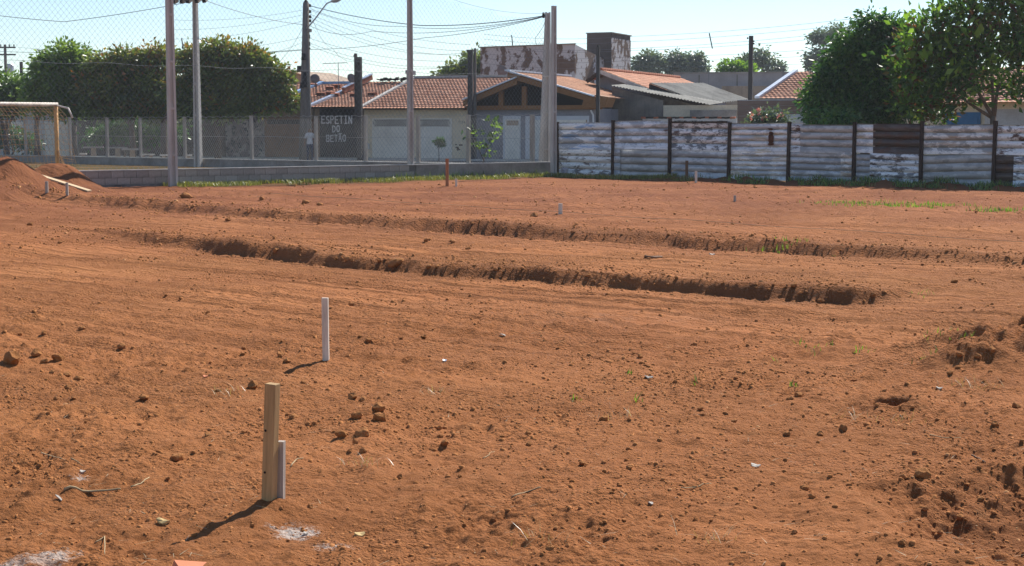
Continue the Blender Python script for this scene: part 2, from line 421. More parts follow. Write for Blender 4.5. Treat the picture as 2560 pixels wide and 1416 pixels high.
# ------------------------------------------------------------------ survey lines of the lot
WA, WB = G(165, 473), G(1392, 440)                 # field wall (blocks), left end .. corner
F_wall = Frame(WA, math.atan2(WB.y - WA.y, WB.x - WA.x)); WALL_L = (WB - WA).length
TA, TB = G(1396, 441), G(2484, 471)                # tin fence, corner .. right
F_tin = Frame(TA, math.atan2(TB.y - TA.y, TB.x - TA.x))
SA, SB = at(100, 322, 77.5), at(1372, 322, 57.5)   # second low wall along the street
F_sec = Frame(SA, math.atan2(SB.y - SA.y, SB.x - SA.x)); SEC_L = (SB.xy - SA.xy).length
HO = at(1165, 322, 83)
F_house = Frame(HO, R(-23))

# ------------------------------------------------------------------ the ground
def poly_sd(x, y, pts):
    """signed distance (positive beyond the line) and the running position along it"""
    best = np.full(x.shape, 1e9); sg = np.zeros(x.shape); al = np.zeros(x.shape); run = 0
    for a, b in zip(pts[:-1], pts[1:]):
        ex, ey = b.x - a.x, b.y - a.y; L = math.hypot(ex, ey)
        t = np.clip(((x - a.x) * ex + (y - a.y) * ey) / (L * L), 0, 1)
        dx = x - a.x - ex * t; dy = y - a.y - ey * t; d = np.hypot(dx, dy); m = d < best
        best = np.where(m, d, best); sg = np.where(m, np.sign(ex * dy - ey * dx), sg); al = np.where(m, run + t * L, al); run += L
    return best * np.where(sg == 0, 1, sg), al, run
TR_A = [G(*p) for p in [(-120, 488), (150, 497), (330, 509), (540, 525), (760, 548), (960, 562), (1200, 573), (1400, 584), (1650, 598), (1900, 614), (2150, 630), (2400, 647), (2750, 668)]]
TR_B = [G(*p) for p in [(60, 562), (290, 586), (480, 607), (650, 624), (800, 641), (960, 657), (1060, 668), (1200, 679), (1400, 692), (1600, 706), (1800, 717), (2000, 727), (2140, 733), (2235, 729), (2330, 722)]]
ex_ = TR_B[-3] - TR_B[3]; STR = math.atan2(ex_.y, ex_.x)
def terrain(x, y, want_attr=False):
    dist = np.hypot(x, y)
    wd = (x - WA.x) * F_wall.n.x + (y - WA.y) * F_wall.n.y           # behind the block wall
    td = (x - TA.x) * F_tin.n.x + (y - TA.y) * F_tin.n.y             # behind the tin fence
    inside = (1 - sstep(-.6, .2, wd)) * (1 - sstep(-.6, .2, td))
    h = .035 * fbm(x * .16, y * .16, 3) + .02 * fbm(x * .6 + 5, y * .6, 3)
    c, s = math.cos(STR), math.sin(STR)
    ul = x * c + y * s; vl = -x * s + y * c
    field = sstep(8.5, 13, y) * (1 - sstep(40, 50, y))
    h += field * (.036 * perlin(ul * .05, vl * 1.2) + .040 * perlin(ul * .08 + 9, vl * 2.6) + .030 * perlin(ul * .11, vl * 5.2))
    near = 1 - sstep(9, 20, y)
    h += (.55 + .7 * near) * (.021 * fbm(x * 2.2, y * 2.2, 4, g=.6))
    bl = perlin(x * 6.5 + 3, y * 6.5); bl2 = perlin(x * 14, y * 14 + 8)
    rough = .35 + .65 * sstep(-.25, .5, fbm(x * .55 + 30, y * .55, 3))
    hm = rough * (.030 * np.clip(bl - .05, 0, 1) + .020 * np.clip(bl2, 0, 1) + .010 * perlin(x * 27, y * 27)) * (.5 + .6 * near)
    bp = np.zeros(x.shape); dark_soil = np.zeros(x.shape); dry = np.zeros(x.shape)
    # the two cut banks
    for pts, rise, dip, amp0 in ((TR_A, .15, .15, 1.0), (TR_B, .17, .17, 1.0)):
        d, al, L = poly_sd(x, y, pts)
        d = d + .20 * perlin(al * .62, x * 0 + 2.5) + .05 * perlin(al * 1.9, x * 0 + 9.5) + .05 * perlin(x * 3.1, y * 3.1) + .015 * perlin(x * 7, y * 7)
        amp = sstep(0, 3.5 if pts is TR_A else 6.5, al) * (1 - sstep(L - 1.2, L, al)) * (.8 + .45 * perlin(al * .22, x * 0 + 7.7))
        if pts is TR_A: amp = amp * (1 - .28 * sstep(24, 30, al))
        lo = -dip * sstep(-3.2, -.1, d); hi = rise * np.exp(-np.clip(d, 0, 99) / 1.7)
        k = np.clip((d + .05) / .14, 0, 1) * .85 + .15 * sstep(.0, .5, d + .2 * perlin(x * 1.7, y * 1.7))
        h += amp * (lo * (1 - k) + hi * k)
        band = np.exp(-((d - .35) / .5) ** 2)
        h += amp * band * (.05 * np.clip(perlin(x * 2.1 + 11, y * 2.1), -.4, 1) + .018 * np.clip(perlin(x * 6, y * 6), 0, 1))
        bp = np.maximum(bp, np.exp(-((d - .05) / .45) ** 2) * np.clip(amp, 0, 1))
        foot = np.exp(-((d + .25) / .35) ** 2)
        h += amp * foot * .03 * np.clip(perlin(x * 6, y * 6 + 4), 0, 1)
        dark_soil = np.maximum(dark_soil, amp * .75 * np.exp(-((d + .0) / .35) ** 2))
    h += hm * (1 - .75 * bp)
    # earth heap at the left with a second hump
    hp_ = np.zeros(x.shape)
    for cx, cy, px_r, py_r, H in ((-13.4, 41.0, 1.9, 2.0, .95), (-12.55, 43.0, 1.5, 1.3, .74), (-13.2, 38.8, 2.0, 2.2, .42), (-16.2, 40.2, 2.4, 2.2, 1.05), (-11.5, 41.9, .9, .9, .16)):
        q = np.hypot((x - cx) / px_r, (y - cy) / py_r) + .10 * fbm(x * 1.1, y * 1.1, 3)
        hp_ = np.maximum(hp_, H * (1 - sstep(0, 1.25, q)) * (1 + .07 * fbm(x * 2, y * 2, 3))); dark_soil = np.maximum(dark_soil, .22 * (1 - sstep(.9, 1.3, q)))
    h += hp_
    # red heap at the right edge, pit at the lower right, small hole
    p = G(2610, 893); q = np.hypot((x - p.x) / 1.15, (y - p.y) / .75) + .15 * fbm(x * 2, y * 2, 3)
    h += .25 * (1 - sstep(.1, 1.1, q)) * (1 + .4 * fbm(x * 5, y * 5, 3))
    p = G(2660, 1310); q = np.hypot((x - p.x) / .75, (y - p.y) / .85) + .16 * fbm(x * 2.2 + 7, y * 2.2, 3)
    pit = 1 - sstep(.25, 1.15, q); h -= .17 * pit; h += pit * (1 - pit) * 4 * .035 * fbm(x * 7, y * 7, 3)
    h += .03 * np.exp(-((q - 1.25) / .25) ** 2); dark_soil = np.maximum(dark_soil, .35 * pit)
    p = G(2232, 1006); q = np.hypot((x - p.x) / .14, (y - p.y) / .17) + .15 * perlin(x * 9, y * 9)
    h -= .13 * (1 - sstep(.6, 1.0, q)); h += .03 * np.exp(-((q - 1.3) / .4) ** 2)
    p = G(895, 1055); h += .045 * np.exp(-(((x - p.x) / .3) ** 2 + ((y - p.y) / .6) ** 2))
    p = G(690, 1262); h += .035 * np.exp(-(((x - p.x) / .22) ** 2 + ((y - p.y) / .16) ** 2))
    for q_ in ((815, 903, .10), (1400, 536, .3), (1118, 466, .3), (1740, 457, .3)):
        p = G(q_[0], q_[1]); h += .035 * np.exp(-(((x - p.x) / q_[2]) ** 2 + ((y - p.y) / q_[2]) ** 2)) * (1 + .5 * perlin(x * 15, y * 15))
    p = G(20, 905); h += .05 * np.exp(-(((x - p.x) / .5) ** 2 + ((y - p.y) / .5) ** 2))
    # spoil along the foot of the tin fence
    tu = (x - TA.x) * F_tin.e.x + (y - TA.y) * F_tin.e.y
    sp = np.exp(-((td + .55) / .45) ** 2) * sstep(3.6, 5.5, tu)
    h += sp * (.10 + .10 * fbm(x * 1.4, y * 1.4, 3)); dark_soil = np.maximum(dark_soil, .8 * sp)
    h = h * inside
    if not want_attr: return h
    lime = np.zeros(x.shape)
    for px, py, rx, ry, a in ((745, 1322, .16, .22, 1), (690, 1312, .10, .10, .75), (110, 1398, .20, .16, 1.1), (20, 1412, .2, .12, .9), (195, 1382, .14, .07, .75), (205, 1188, .09, .12, .85), (350, 1165, .12, .05, .3), (830, 1372, .16, .10, .8), (560, 1308, .2, .08, .45), (1055, 1178, .03, .03, .5)):
        p = G(px, py); lime = np.maximum(lime, a * np.exp(-(((x - p.x) / rx) ** 2 + ((y - p.y) / ry) ** 2) * 1.2))
    turf = np.maximum(sstep(.0, .6, wd), sstep(0, .5, td)) * .9
    turf = np.maximum(turf, .75 * np.exp(-((wd + .9) / .75) ** 2) * sstep(2.5, 4.5, (x - WA.x) * F_wall.e.x + (y - WA.y) * F_wall.e.y))
    turf = np.maximum(turf, .7 * np.exp(-((td + .8) / .8) ** 2) * (1 - sstep(4.5, 7, tu)) * sstep(-1, 0, tu))
    for px, py, rx, ry, a in ((1505, 803, .7, .35, .8), (1700, 790, .5, .5, .5), (1850, 735, 1.0, .5, .4)):
        p = G(px, py); dry = np.maximum(dry, a * np.exp(-(((x - p.x) / rx) ** 2 + ((y - p.y) / ry) ** 2)) * np.clip(.3 + 1.5 * perlin(x * 4, y * 4), 0, 1))
    return h, lime, turf, dark_soil, dry
ys = [-40., -12., -4., 0., 2., 3.2, 4.2]
yy = 4.8
while yy < 60:
    ys.append(yy); yy += max(.010, .66 * yy * yy / (CAM_H * FPX / 2.5)) * (1.0 if yy > 7 else 1.0)
while yy < 2500: ys.append(yy); yy *= 1.16
ys = np.array(ys); NC = 820
half = np.where(ys < 60, np.maximum(.37 * ys + 1.6, 2.2), .37 * ys + 1.6 + (ys - 60) * .9)
half = np.where(ys < 2.5, 4 + 14 * np.clip((2.5 - ys) / 40, 0, 1), half)
uu = np.linspace(-1, 1, NC)
X = uu[None, :] * half[:, None]; Y = np.repeat(ys[:, None], NC, 1)
H_, lime_, turf_, dark_soil_, dry_ = terrain(X, Y, True)
NR = len(ys); ii = (np.arange(NR - 1)[:, None] * NC + np.arange(NC - 1)[None, :]).ravel()
me = mesh_np('dirt_field', np.stack([X, Y, H_], -1).reshape(-1, 3), np.stack([ii, ii + 1, ii + NC + 1, ii + NC], -1), True)
for nm, a in (('lime', lime_), ('turf', turf_), ('dark_soil', dark_soil_), ('dry', dry_)): pattr(me, nm, a.ravel())
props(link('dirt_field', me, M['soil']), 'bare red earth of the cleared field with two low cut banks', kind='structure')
print('field verts', NR, NC, NR * NC)
g = MB().add([(-3000, -3000, -.7), (3000, -3000, -.7), (3000, 3000, -.7), (-3000, 3000, -.7)], [(0, 1, 2, 3)]).build('ground', M['soil'])
props(g, 'wide base of red earth under the field', kind='structure')
def gz(x, y): return float(terrain(np.array([float(x)]), np.array([float(y)]))[0])
_Ym = np.concatenate([np.arange(4, 16, .01), np.arange(16, 62, .02)])
def GT(px, py):
    """first point of the real ground seen at a pixel"""
    d = ray(px, py); t = _Ym / d.y; x = d.x * t; z = CAM_H + d.z * t
    k = np.nonzero(z <= terrain(x, _Ym))[0]; k = k[0] if len(k) else len(t) - 1
    return Vector((float(x[k]), float(_Ym[k]), float(z[k])))
# street behind the fence
st = Frame(HO, R(-23))
for nm, y0, y1, z, m, lab in (('pavement', -2.6, -.02, .13, 'paving', 'grey pavement in front of the row of houses'), ('road', -12, -2.75, .05, 'asphalt', 'dark asphalt street behind the fence')):
    o = MB().box(-45, 60, y0, y1, -.3, z).build(nm, M[m], loc=tuple(HO.xy) + (0,), rot=(0, 0, R(-23)))
    props(o, lab, kind='structure')
o = MB().box(-45, 60, -2.75, -2.6, -.3, .15).build('kerb', M['concrete'], loc=tuple(HO.xy) + (0,), rot=(0, 0, R(-23)))
props(o, 'concrete kerb of the street', kind='structure')

# ------------------------------------------------------------------ builders
def noise1(x): return float(perlin(np.array([x]), np.array([3.7]))[0])
def sag(a, b, s, n=14):
    a = Vector(a); b = Vector(b)
    return [a.lerp(b, i / n) - Vector((0, 0, s * 4 * (i / n) * (1 - i / n))) for i in range(n + 1)]
def net_mesh(us, z0, z1, pitch, slope, r, segs, wob, name, topf=None):
    """crossing diagonal cords of a hanging net, on the local plane y = 0"""
    u0, u1 = us; Hh = z1 - z0; run = Hh / slope; V = []; F = []
    for sgn in (1, -1):
        k = u0 - (run if sgn > 0 else 0)
        while k < u1 + (run if sgn < 0 else 0):
            pts = []
            for i in range(segs + 1):
                t = i / segs; u = k + sgn * run * t; z = z0 + Hh * t
                if u0 - 1e-6 <= u <= u1 + 1e-6 and (topf is None or z <= topf(u)): pts.append((u, wob * math.sin(u * 1.3 + z * .9) + wob * .6 * math.sin(z * 2.1 + u * .4), z))
            if len(pts) > 1:
                b = len(V)
                for (u, y, z) in pts: V += [(u - r, y, z), (u + r, y, z), (u, y + 1.6 * r * sgn, z)]
                for i in range(len(pts) - 1):
                    a = b + 3 * i; F += [(a, a + 1, a + 4, a + 3), (a + 1, a + 2, a + 5, a + 4), (a + 2, a, a + 3, a + 5)]
            k += pitch
    return mesh_np(name, V, F)

# ------------------------------------------------------------------ block wall of the field
fw = thing('block_wall', 'long low grey concrete block wall behind the red earth field', 'wall', F_wall.w(0), F_wall.r)
zt = .50; u_pl = F_wall.u(1040, 440)
MB().box(-9.2, u_pl, .02, .15, -.1, zt - .02).build('core', M['plaster_dark'], fw)
MB().box(u_pl + .004, WALL_L, -.015, .165, -.1, zt - .02).build('plastered_section', M['plaster_grey'], fw)
MB().box(-9.2, u_pl, -.03, .19, -.2, .075).build('footing', M['plaster_dark'], fw)
bme = []
for k in range(3):
    b = MB(); j = .006
    b.box(-.194, .194, 0, .17, -.094, .094); mm = b.mesh('block'); mm.materials.append(M['block']); bme.append(mm)
bn = 0
for row in range(2):
    u = -9.0 + .2 * row; 
    while u < u_pl - .2:
        o = link('block', bme[bn % 3], None, fw, (u, random.uniform(-.006, .004), .18 + row * .2)); o.rotation_euler.z = random.uniform(-.008, .008); bn += 1
        u += .4
MB().box(-9.2, WALL_L - .003, -.02, .19, zt - .018, zt + .012).build('coping', M['concrete'], fw)

# ------------------------------------------------------------------ concrete lamp and net poles
def h_pole(name, label, base, w0, taper, height, rotz, depth=.8, ribs=1.35, group='tall concrete poles around the pitch', mat='concrete'):
    p = thing(name, label, 'pole', (base.x, base.y, base.z), rotz, group)
    w = w0 / 2; d = w0 * depth / 2; fl = w0 * .3
    for s in (-1, 1):
        b = MB(); x0, x1 = (-w, -w + fl) if s < 0 else (w - fl, w)
        tw = w * taper
        tx0, tx1 = (-tw, -tw + fl * taper) if s < 0 else (tw - fl * taper, tw)
        b.add([(x0, -d, -.3), (x1, -d, -.3), (x1, d, -.3), (x0, d, -.3), (tx0, -d * taper, height), (tx1, -d * taper, height), (tx1, d * taper, height), (tx0, d * taper, height)],
              [(0, 3, 2, 1), (4, 5, 6, 7), (0, 1, 5, 4), (1, 2, 6, 5), (2, 3, 7, 6), (3, 0, 4, 7)])
        b.build('flange', M[mat], p)
    MB().box(-w + fl * .9, w - fl * .9, -d * .35, d * .35, -.3, height - .02, taper, taper).build('web', M[mat], p)
    z = .9
    while z < height - .3:
        k = 1 + (taper - 1) * z / height
        MB().box(-(w - fl * .95) * k, (w - fl * .95) * k, -d * .93 * k, d * .93 * k, z, z + .07).build('rib', M[mat], p); z += ribs
    return p
p430 = G(433, 468); p1030 = G(1027, 449); p1383 = at(1384, 322, 55.4)
pa = h_pole('net_pole', 'thick pale concrete pole with ribbed faces beside the sloping earth heap', p430, .25, .74, 7.0, R(30))
pb = h_pole('net_pole', 'slim concrete pole standing against the wall in front of the cream garage house', p1030, .20, .70, 7.0, R(28))
pc = h_pole('net_pole', 'brownish straight concrete pole at the wall corner beside the tin fence', Vector((p1383.x, p1383.y, 0)), .17, .82, height_at(15, p1383.y), R(30), 1.0)
p490 = at(494, 322, 69.5); p490.z = 0
pd = h_pole('floodlight_pole', 'concrete floodlight pole rising through the orange tinted tree', p490, .32, .6, height_at(-6, p490.y), R(-20), .8)
for k, (dx, tilt) in enumerate(((-.62, .5), (-.32, .3), (-.08, .1), (.27, 0), (.55, -.2))):
    z = height_at(2, p490.y)
    f = MB().box(-.09, .09, -.13, .13, -.12, .12).build('floodlight', M['concrete_post'], pd, loc=(dx * 1.25, -.35, z + .02), rot=(.5, tilt, 0))
    MB().box(-.08, .08, -.15, -.132, -.11, .11).build('lens', M['black'], f)
MB().bar((-.95, -.3, height_at(-4, p490.y)), (.85, -.3, height_at(-4, p490.y)), .06, .06).build('crossarm', M['black'], pd)
pv = at(1366, 322, 58.5)
pe = h_pole('utility_pole', 'wide based tapering concrete utility pole leaning beside the corner pole', Vector((pv.x - .06, pv.y, 0)), .46, .40, height_at(31, 58.5), R(10), .75)
pe.rotation_euler.y = R(1.0)
b = MB()
for k, z in enumerate((height_at(36, 58.5), height_at(42, 58.5))): b.lathe([(.03, -.06), (.06, -.03), (.04, 0), (.06, .03), (.03, .06)], (-.17, -.05, z), 8)
b.build('insulator', M['black'], pe)

# ------------------------------------------------------------------ tall ball-stop net
nu0, nu1 = -7.5, WALL_L - .35
def nettop(u):
    a = F_wall.u(1030, 300)
    t = min(max((u - a) / (nu1 - a), 0), 1)
    return 6.55 - .75 * t - 1.3 * t * (1 - t) if u > a else 6.7
nt = thing('ball_stop_net', 'tall fine diamond mesh net hung between the concrete poles', 'net', F_wall.w(0, .10), F_wall.r)
o = link('mesh', net_mesh((nu0, nu1), .51, 6.7,   .17, 1.12, .0033, 34, .03, 'mesh', nettop), M['net_cord'], nt); o['kind'] = 'stuff'
MB().tube([(nu0 + i * (nu1 - nu0) / 60, 0, nettop(nu0 + i * (nu1 - nu0) / 60)) for i in range(61)], .006, 4).build('top_cable', M['net_cord'], nt)
MB().tube([(nu0 + i * (nu1 - nu0) / 60, 0, 3.55 + .03 * math.sin(i)) for i in range(61)], .005, 4).build('middle_cable', M['net_cord'], nt)

# ------------------------------------------------------------------ second low wall with posts and chain link
sw = thing('street_fence', 'low plastered wall with concrete posts and chain link along the street', 'fence', F_sec.w(0), F_sec.r)
ST = .36
MB().box(-12, SEC_L, 0, .16, -.2, ST - .015).build('low_wall', M['plaster_grey'], sw)
MB().box(-12, SEC_L - .004, -.02, .18, ST - .013, ST + .02).build('coping', M['concrete'], sw)
for px in (-60, 60, 172, 264, 347, 458, 625, 786, 910, 1042, 1167, 1327):
    u = F_sec.u(px, 350); w_ = random.uniform(.15, .18)
    MB().box(u - w_ / 2, u + w_ / 2, .05, .14, ST - .3, 2.22 + random.uniform(-.03, .05), .95, 1).build('post', M['concrete_post'], sw, rot=(random.uniform(-.004, .004), 0, 0))
def sectop(u): return 2.16 + .035 * math.sin(u * 1.9) + .02 * math.sin(u * 5.1)
o = link('chain_link', net_mesh((-12, SEC_L - .1), ST + .02, 2.25, .135, 1.35, .0034, 14, .015, 'chain_link', sectop), M['net_wire'], sw); o['kind'] = 'stuff'
MB().tube([(-12 + i * .25, .02, 2.17 + .05 * abs(math.sin(i * 1.57 + .4)) * (1.5 if i % 2 else .6)) for i in range(int((SEC_L + 11.8) / .25))], .008, 4).build('top_wire', M['net_wire'], sw)
MB().tube([(-12 + i * .5, .02, 1.35 + .012 * math.sin(i * .8)) for i in range(int((SEC_L + 11.8) / .5))], .007, 4).build('middle_wire', M['net_wire'], sw)

# ------------------------------------------------------------------ tin fence
tf = thing('tin_fence', 'patched fence of worn corrugated metal sheets on dark posts', 'fence', F_tin.w(0), F_tin.r)
posts = [(1396, 305), (1535, 301), (1677, 296), (1825, 306), (1974, 305), (2138, 305), (2306, 303), (2488, 302), (2680, 300), (2880, 300)]
PU = [F_tin.u(x - 2, 385) for x, _ in posts]
for k, (x, yt) in enumerate(posts):
    z = F_tin.z(x, yt); z = min(max(z, 1.85), 2.1)
    lean = (.0, -.006, -.004, -.018, -.012, -.006, -.004, -.012, 0, 0)[k]
    o = MB().box(-.05, .05, -.07, .03, -.2, z).build('post', M['rust_post'], tf, loc=(PU[k], 0, 0), rot=(0, -lean, 0))
def sheet(u0, u1, z0, z1, mat, ribs, tilt=0.0, y=0.0, name='sheet'):
    prof = [(0.0, z0)]; n = ribs; step = (z1 - z0) / n; a = .12
    for i in range(n):
        zc = z0 + (i + .92) * step
        prof += [(0, zc - .014), (a, zc - .013), (a, zc + .013), (0, zc + .014)]
    if prof[-1][1] < z1: prof.append((0, z1))
    nu = max(3, int((u1 - u0) / .12)); V = []; F = []
    uc = (u0 + u1) / 2; ph = random.uniform(0, 6)
    for i in range(nu + 1):
        u = u0 + (u1 - u0) * i / nu
        for (yy_, zz) in prof:
            V.append((u - uc, yy_ + .008 * math.sin(u * 2.3 + zz * 3 + ph) + .004 * math.sin(u * 7 + ph), zz - z0 + tilt * (u - uc) + .006 * math.sin(u * 1.7 + ph)))
    m = len(prof)
    for i in range(nu):
        for j in range(m - 1): F.append((i * m + j, (i + 1) * m + j, (i + 1) * m + j + 1, i * m + j + 1))
    me = mesh_np(name, V, F); me.materials.append(M[mat])
    o = link(name, me, None, tf, (uc, y, z0)); return o
def panel(k, rows):
    a, b = PU[k], PU[k + 1]; tj = random.uniform(-.014, .014)
    for (f0, f1, z0, z1, mat, ribs, tilt, y) in rows:
        sheet(a + (b - a) * f0 + .01, a + (b - a) * f1 - .01, z0 + random.uniform(-.02, .03), z1 + random.uniform(-.03, .035), mat, ribs, tilt + tj, y)
panel(0, [(0, 1, .06, .98, 'tin_white', 4, 0, .012), (0, 1, .95, 1.93, 'tin_skyblue', 4, .0, 0)])
panel(1, [(0, 1, .02, 1.0, 'tin_grey', 4, -.01, .012), (0, .14, .05, 1.02, 'tin_steel', 4, -.01, -.02), (0, 1, .98, 1.95, 'tin_blue', 4, -.008, 0)])
panel(2, [(0, 1, .06, 1.0, 'tin_steel', 4, -.01, .012), (0, 1, .97, 1.96, 'tin_peel', 4, -.004, 0)])
panel(3, [(0, 1, .05, .98, 'tin_yellow', 6, -.012, .012), (0, 1, .95, 1.86, 'tin_yellow', 5, -.01, 0)])
panel(4, [(0, .86, .03, .98, 'tin_steel', 5, -.006, .012), (.8, 1, .03, .97, 'tin_orange', 5, -.006, -.02), (0, .22, .96, 1.85, 'tin_white', 4, -.006, 0), (.18, 1, .95, 1.84, 'tin_grey', 4, -.005, -.02)])
panel(5, [(0, .28, .03, .96, 'tin_steel', 5, -.008, .012), (.24, 1, .04, .95, 'tin_peel', 5, -.008, -.02), (0, .32, .95, 1.83, 'tin_yellow', 4, -.006, 0), (.28, 1, .93, 1.82, 'tin_rust', 4, -.004, -.022)])
panel(6, [(0, 1, .0, .96, 'tin_grey', 4, .02, .012), (0, 1, .94, 1.84, 'tin_orange', 4, .0, 0)])
panel(7, [(0, .3, .0, .98, 'tin_rust', 4, 0, .012), (.26, 1, .02, .96, 'tin_peel', 4, 0, -.02), (0, 1, .95, 1.83, 'tin_white', 4, 0, 0)])
panel(8, [(0, 1, .0, .96, 'tin_steel', 4, 0, .012), (0, 1, .94, 1.82, 'tin_blue', 4, 0, 0)])
MB().box(PU[2] + .04, PU[3] - .06, -.075, -.035, 1.88, 1.94).build('top_rail', M['rust_post'], tf)
# rust stain blown through the fourth panel
u_ = F_tin.u(1929, 345)
b = MB()
for (cx, cz, rx, rz) in ((0, .0, .115, .17), (.0, .17, .09, .07), (-.005, -.17, .12, .05), (-.02, .30, .085, .04), (-.09, .31, .04, .02)):
    n = 14; pts = [(cx + rx * math.cos(2 * math.pi * k / n) * random.uniform(.85, 1.1), -.036, cz + rz * math.sin(2 * math.pi * k / n) * random.uniform(.85, 1.1)) for k in range(n)]
    b.prism(pts[::-1], (0, .002, 0))
b.build('rust_patch', simple('rust_blot', (.10, .035, .018), .5, 9, .95), tf, loc=(u_, 0, 1.38))

# ------------------------------------------------------------------ roofs and houses
def roof_plane(name, P, mat, parent, tile_w=.21, course=.36, amp=.015, su=6, keep=None):
    """barrel tiles over the quad P = [eave left, eave right, ridge right, ridge left] (local points)"""
    A, B, C_, D = [Vector(p) for p in P]
    L = max((B - A).length, (C_ - D).length); Wd = max((D - A).length, (C_ - B).length)
    nrm = (B - A).cross(D - A).normalized()
    if nrm.z < 0: nrm = -nrm
    nt_ = max(2, round(L / tile_w)); ncs = max(2, round(Wd / course))
    V = []; F = []; RN = []
    rt = rng.random((ncs, nt_ + 1)); 
    nu = nt_ * su
    row0 = 0
    for j in range(ncs):
        for e, hh in ((0.0, .034), (.5, .02), (1.0, .004)):
            v = (j + e) / ncs
            for i in range(nu + 1):
                u = i / nu
                p = A.lerp(B, u).lerp(D.lerp(C_, u), v)
                ph = (i % su) / su
                ti = min(i // su, nt_)
                wv = amp * math.cos(2 * math.pi * ph) + hh + .006 * (rt[j, ti] - .5)
                V.append(p + nrm * wv); RN.append(rt[j, min(ti, nt_)])
        for k in range(2):
            for i in range(nu):
                a = row0 + k * (nu + 1) + i; F.append((a, a + 1, a + nu + 2, a + nu + 1))
        if j:
            pr = row0 - (nu + 1)
            for i in range(nu): F.append((pr + i, pr + i + 1, row0 + i + 1, row0 + i))
        row0 += 3 * (nu + 1)
    if keep:
        cen = [sum((V[q] for q in f), Vector()) / 4 for f in F]; F = [f for f, c in zip(F, cen) if keep(c)]
    me = mesh_np(name, [tuple(v) for v in V], F); pattr(me, 'rnd', RN); me.materials.append(M[mat])
    o = link(name, me, None, parent); o['kind'] = 'stuff'
    return o
def corrugated(name, P, mat, parent, wave=.18, amp=.025, along='v'):
    A, B, C_, D = [Vector(p) for p in P]; nrm = (B - A).cross(D - A).normalized()
    if nrm.z < 0: nrm = -nrm
    L = (B - A).length; nu = max(8, int(L / wave * 6)); V = []; F = []
    for j in range(5):
        for i in range(nu + 1):
            u = i / nu; p = A.lerp(B, u).lerp(D.lerp(C_, u), j / 4); V.append(p + nrm * amp * math.cos(2 * math.pi * u * L / wave))
    for j in range(4):
        for i in range(nu): a = j * (nu + 1) + i; F.append((a, a + 1, a + nu + 2, a + nu + 1))
    b = mesh_np(name, [tuple(v) for v in V], F, True); b.materials.append(M[mat]); return link(name, b, None, parent)
fh = F_house
def loc_of(fr, px, py, dy):              # local point on plane y = dy seen at a pixel
    u, z = fr.hit(px, py, dy); return Vector((u, dy, z))
def strokes(txt_strokes, parent, u, z, sx, sz, y, wd, mat, name='painted_letter'):
    b = MB()
    for line in txt_strokes:
        for a, c in zip(line[:-1], line[1:]):
            a2 = Vector((a[0] * sx, 0, a[1] * sz)); c2 = Vector((c[0] * sx, 0, c[1] * sz)); d = (c2 - a2)
            if d.length < 1e-6: continue
            d.normalize(); n = Vector((-d.z, 0, d.x)) * wd / 2; e = d * wd * .4
            b.prism([a2 - e - n, c2 + e - n, c2 + e + n, a2 - e + n], (0, -.004 - .001 * random.random(), 0))
    return b.build(name, mat, parent, loc=(u, y, z))
GL = {'E': [[(1, 1), (0, .95), (0, 0), (1, .03)], [(0, .5), (.75, .52)]], 'S': [[(.95, .9), (.5, 1), (.05, .8), (.25, .55), (.8, .45), (.95, .2), (.5, 0), (.05, .1)]],
      'P': [[(0, 0), (.03, 1), (.7, .98), (.95, .75), (.7, .5), (.05, .48)]], 'T': [[(0, 1), (1, .97)], [(.5, 1), (.52, 0)]], 'I': [[(.2, 1), (.8, 1)], [(.5, 1), (.5, 0)], [(.2, 0), (.85, .02)]],
      'N': [[(0, 0), (.05, 1), (.9, 0), (1, 1.05)]], 'D': [[(0, 1), (.05, 0), (.6, .05), (.98, .4), (.9, .85), (.5, 1), (-.05, 1)]], 'O': [[(.5, 1), (.1, .8), (0, .4), (.3, 0), (.75, .03), (1, .45), (.85, .9), (.5, 1)]],
      'B': [[(.0, 1), (.05, 0), (.8, .02), (.95, .28), (.8, .5), (.05, .5)], [(0, 1), (.75, 1), (.9, .78), (.8, .5)]], 'Ã': [[(0, 0), (.5, 1), (1, 0)], [(.2, .38), (.8, .38)], [(.05, 1.12), (.3, 1.25), (.6, 1.12), (.95, 1.27)]],
      '1': [[(.2, .8), (.5, 1), (.5, 0)]], '7': [[(0, 1), (1, 1), (.4, 0)]], '4': [[(.8, 0), (.8, 1), (0, .35), (1, .35)]]}
M['letter'] = simple('letter_white', (.78, .78, .80), .25, 9, .9, bump=0)

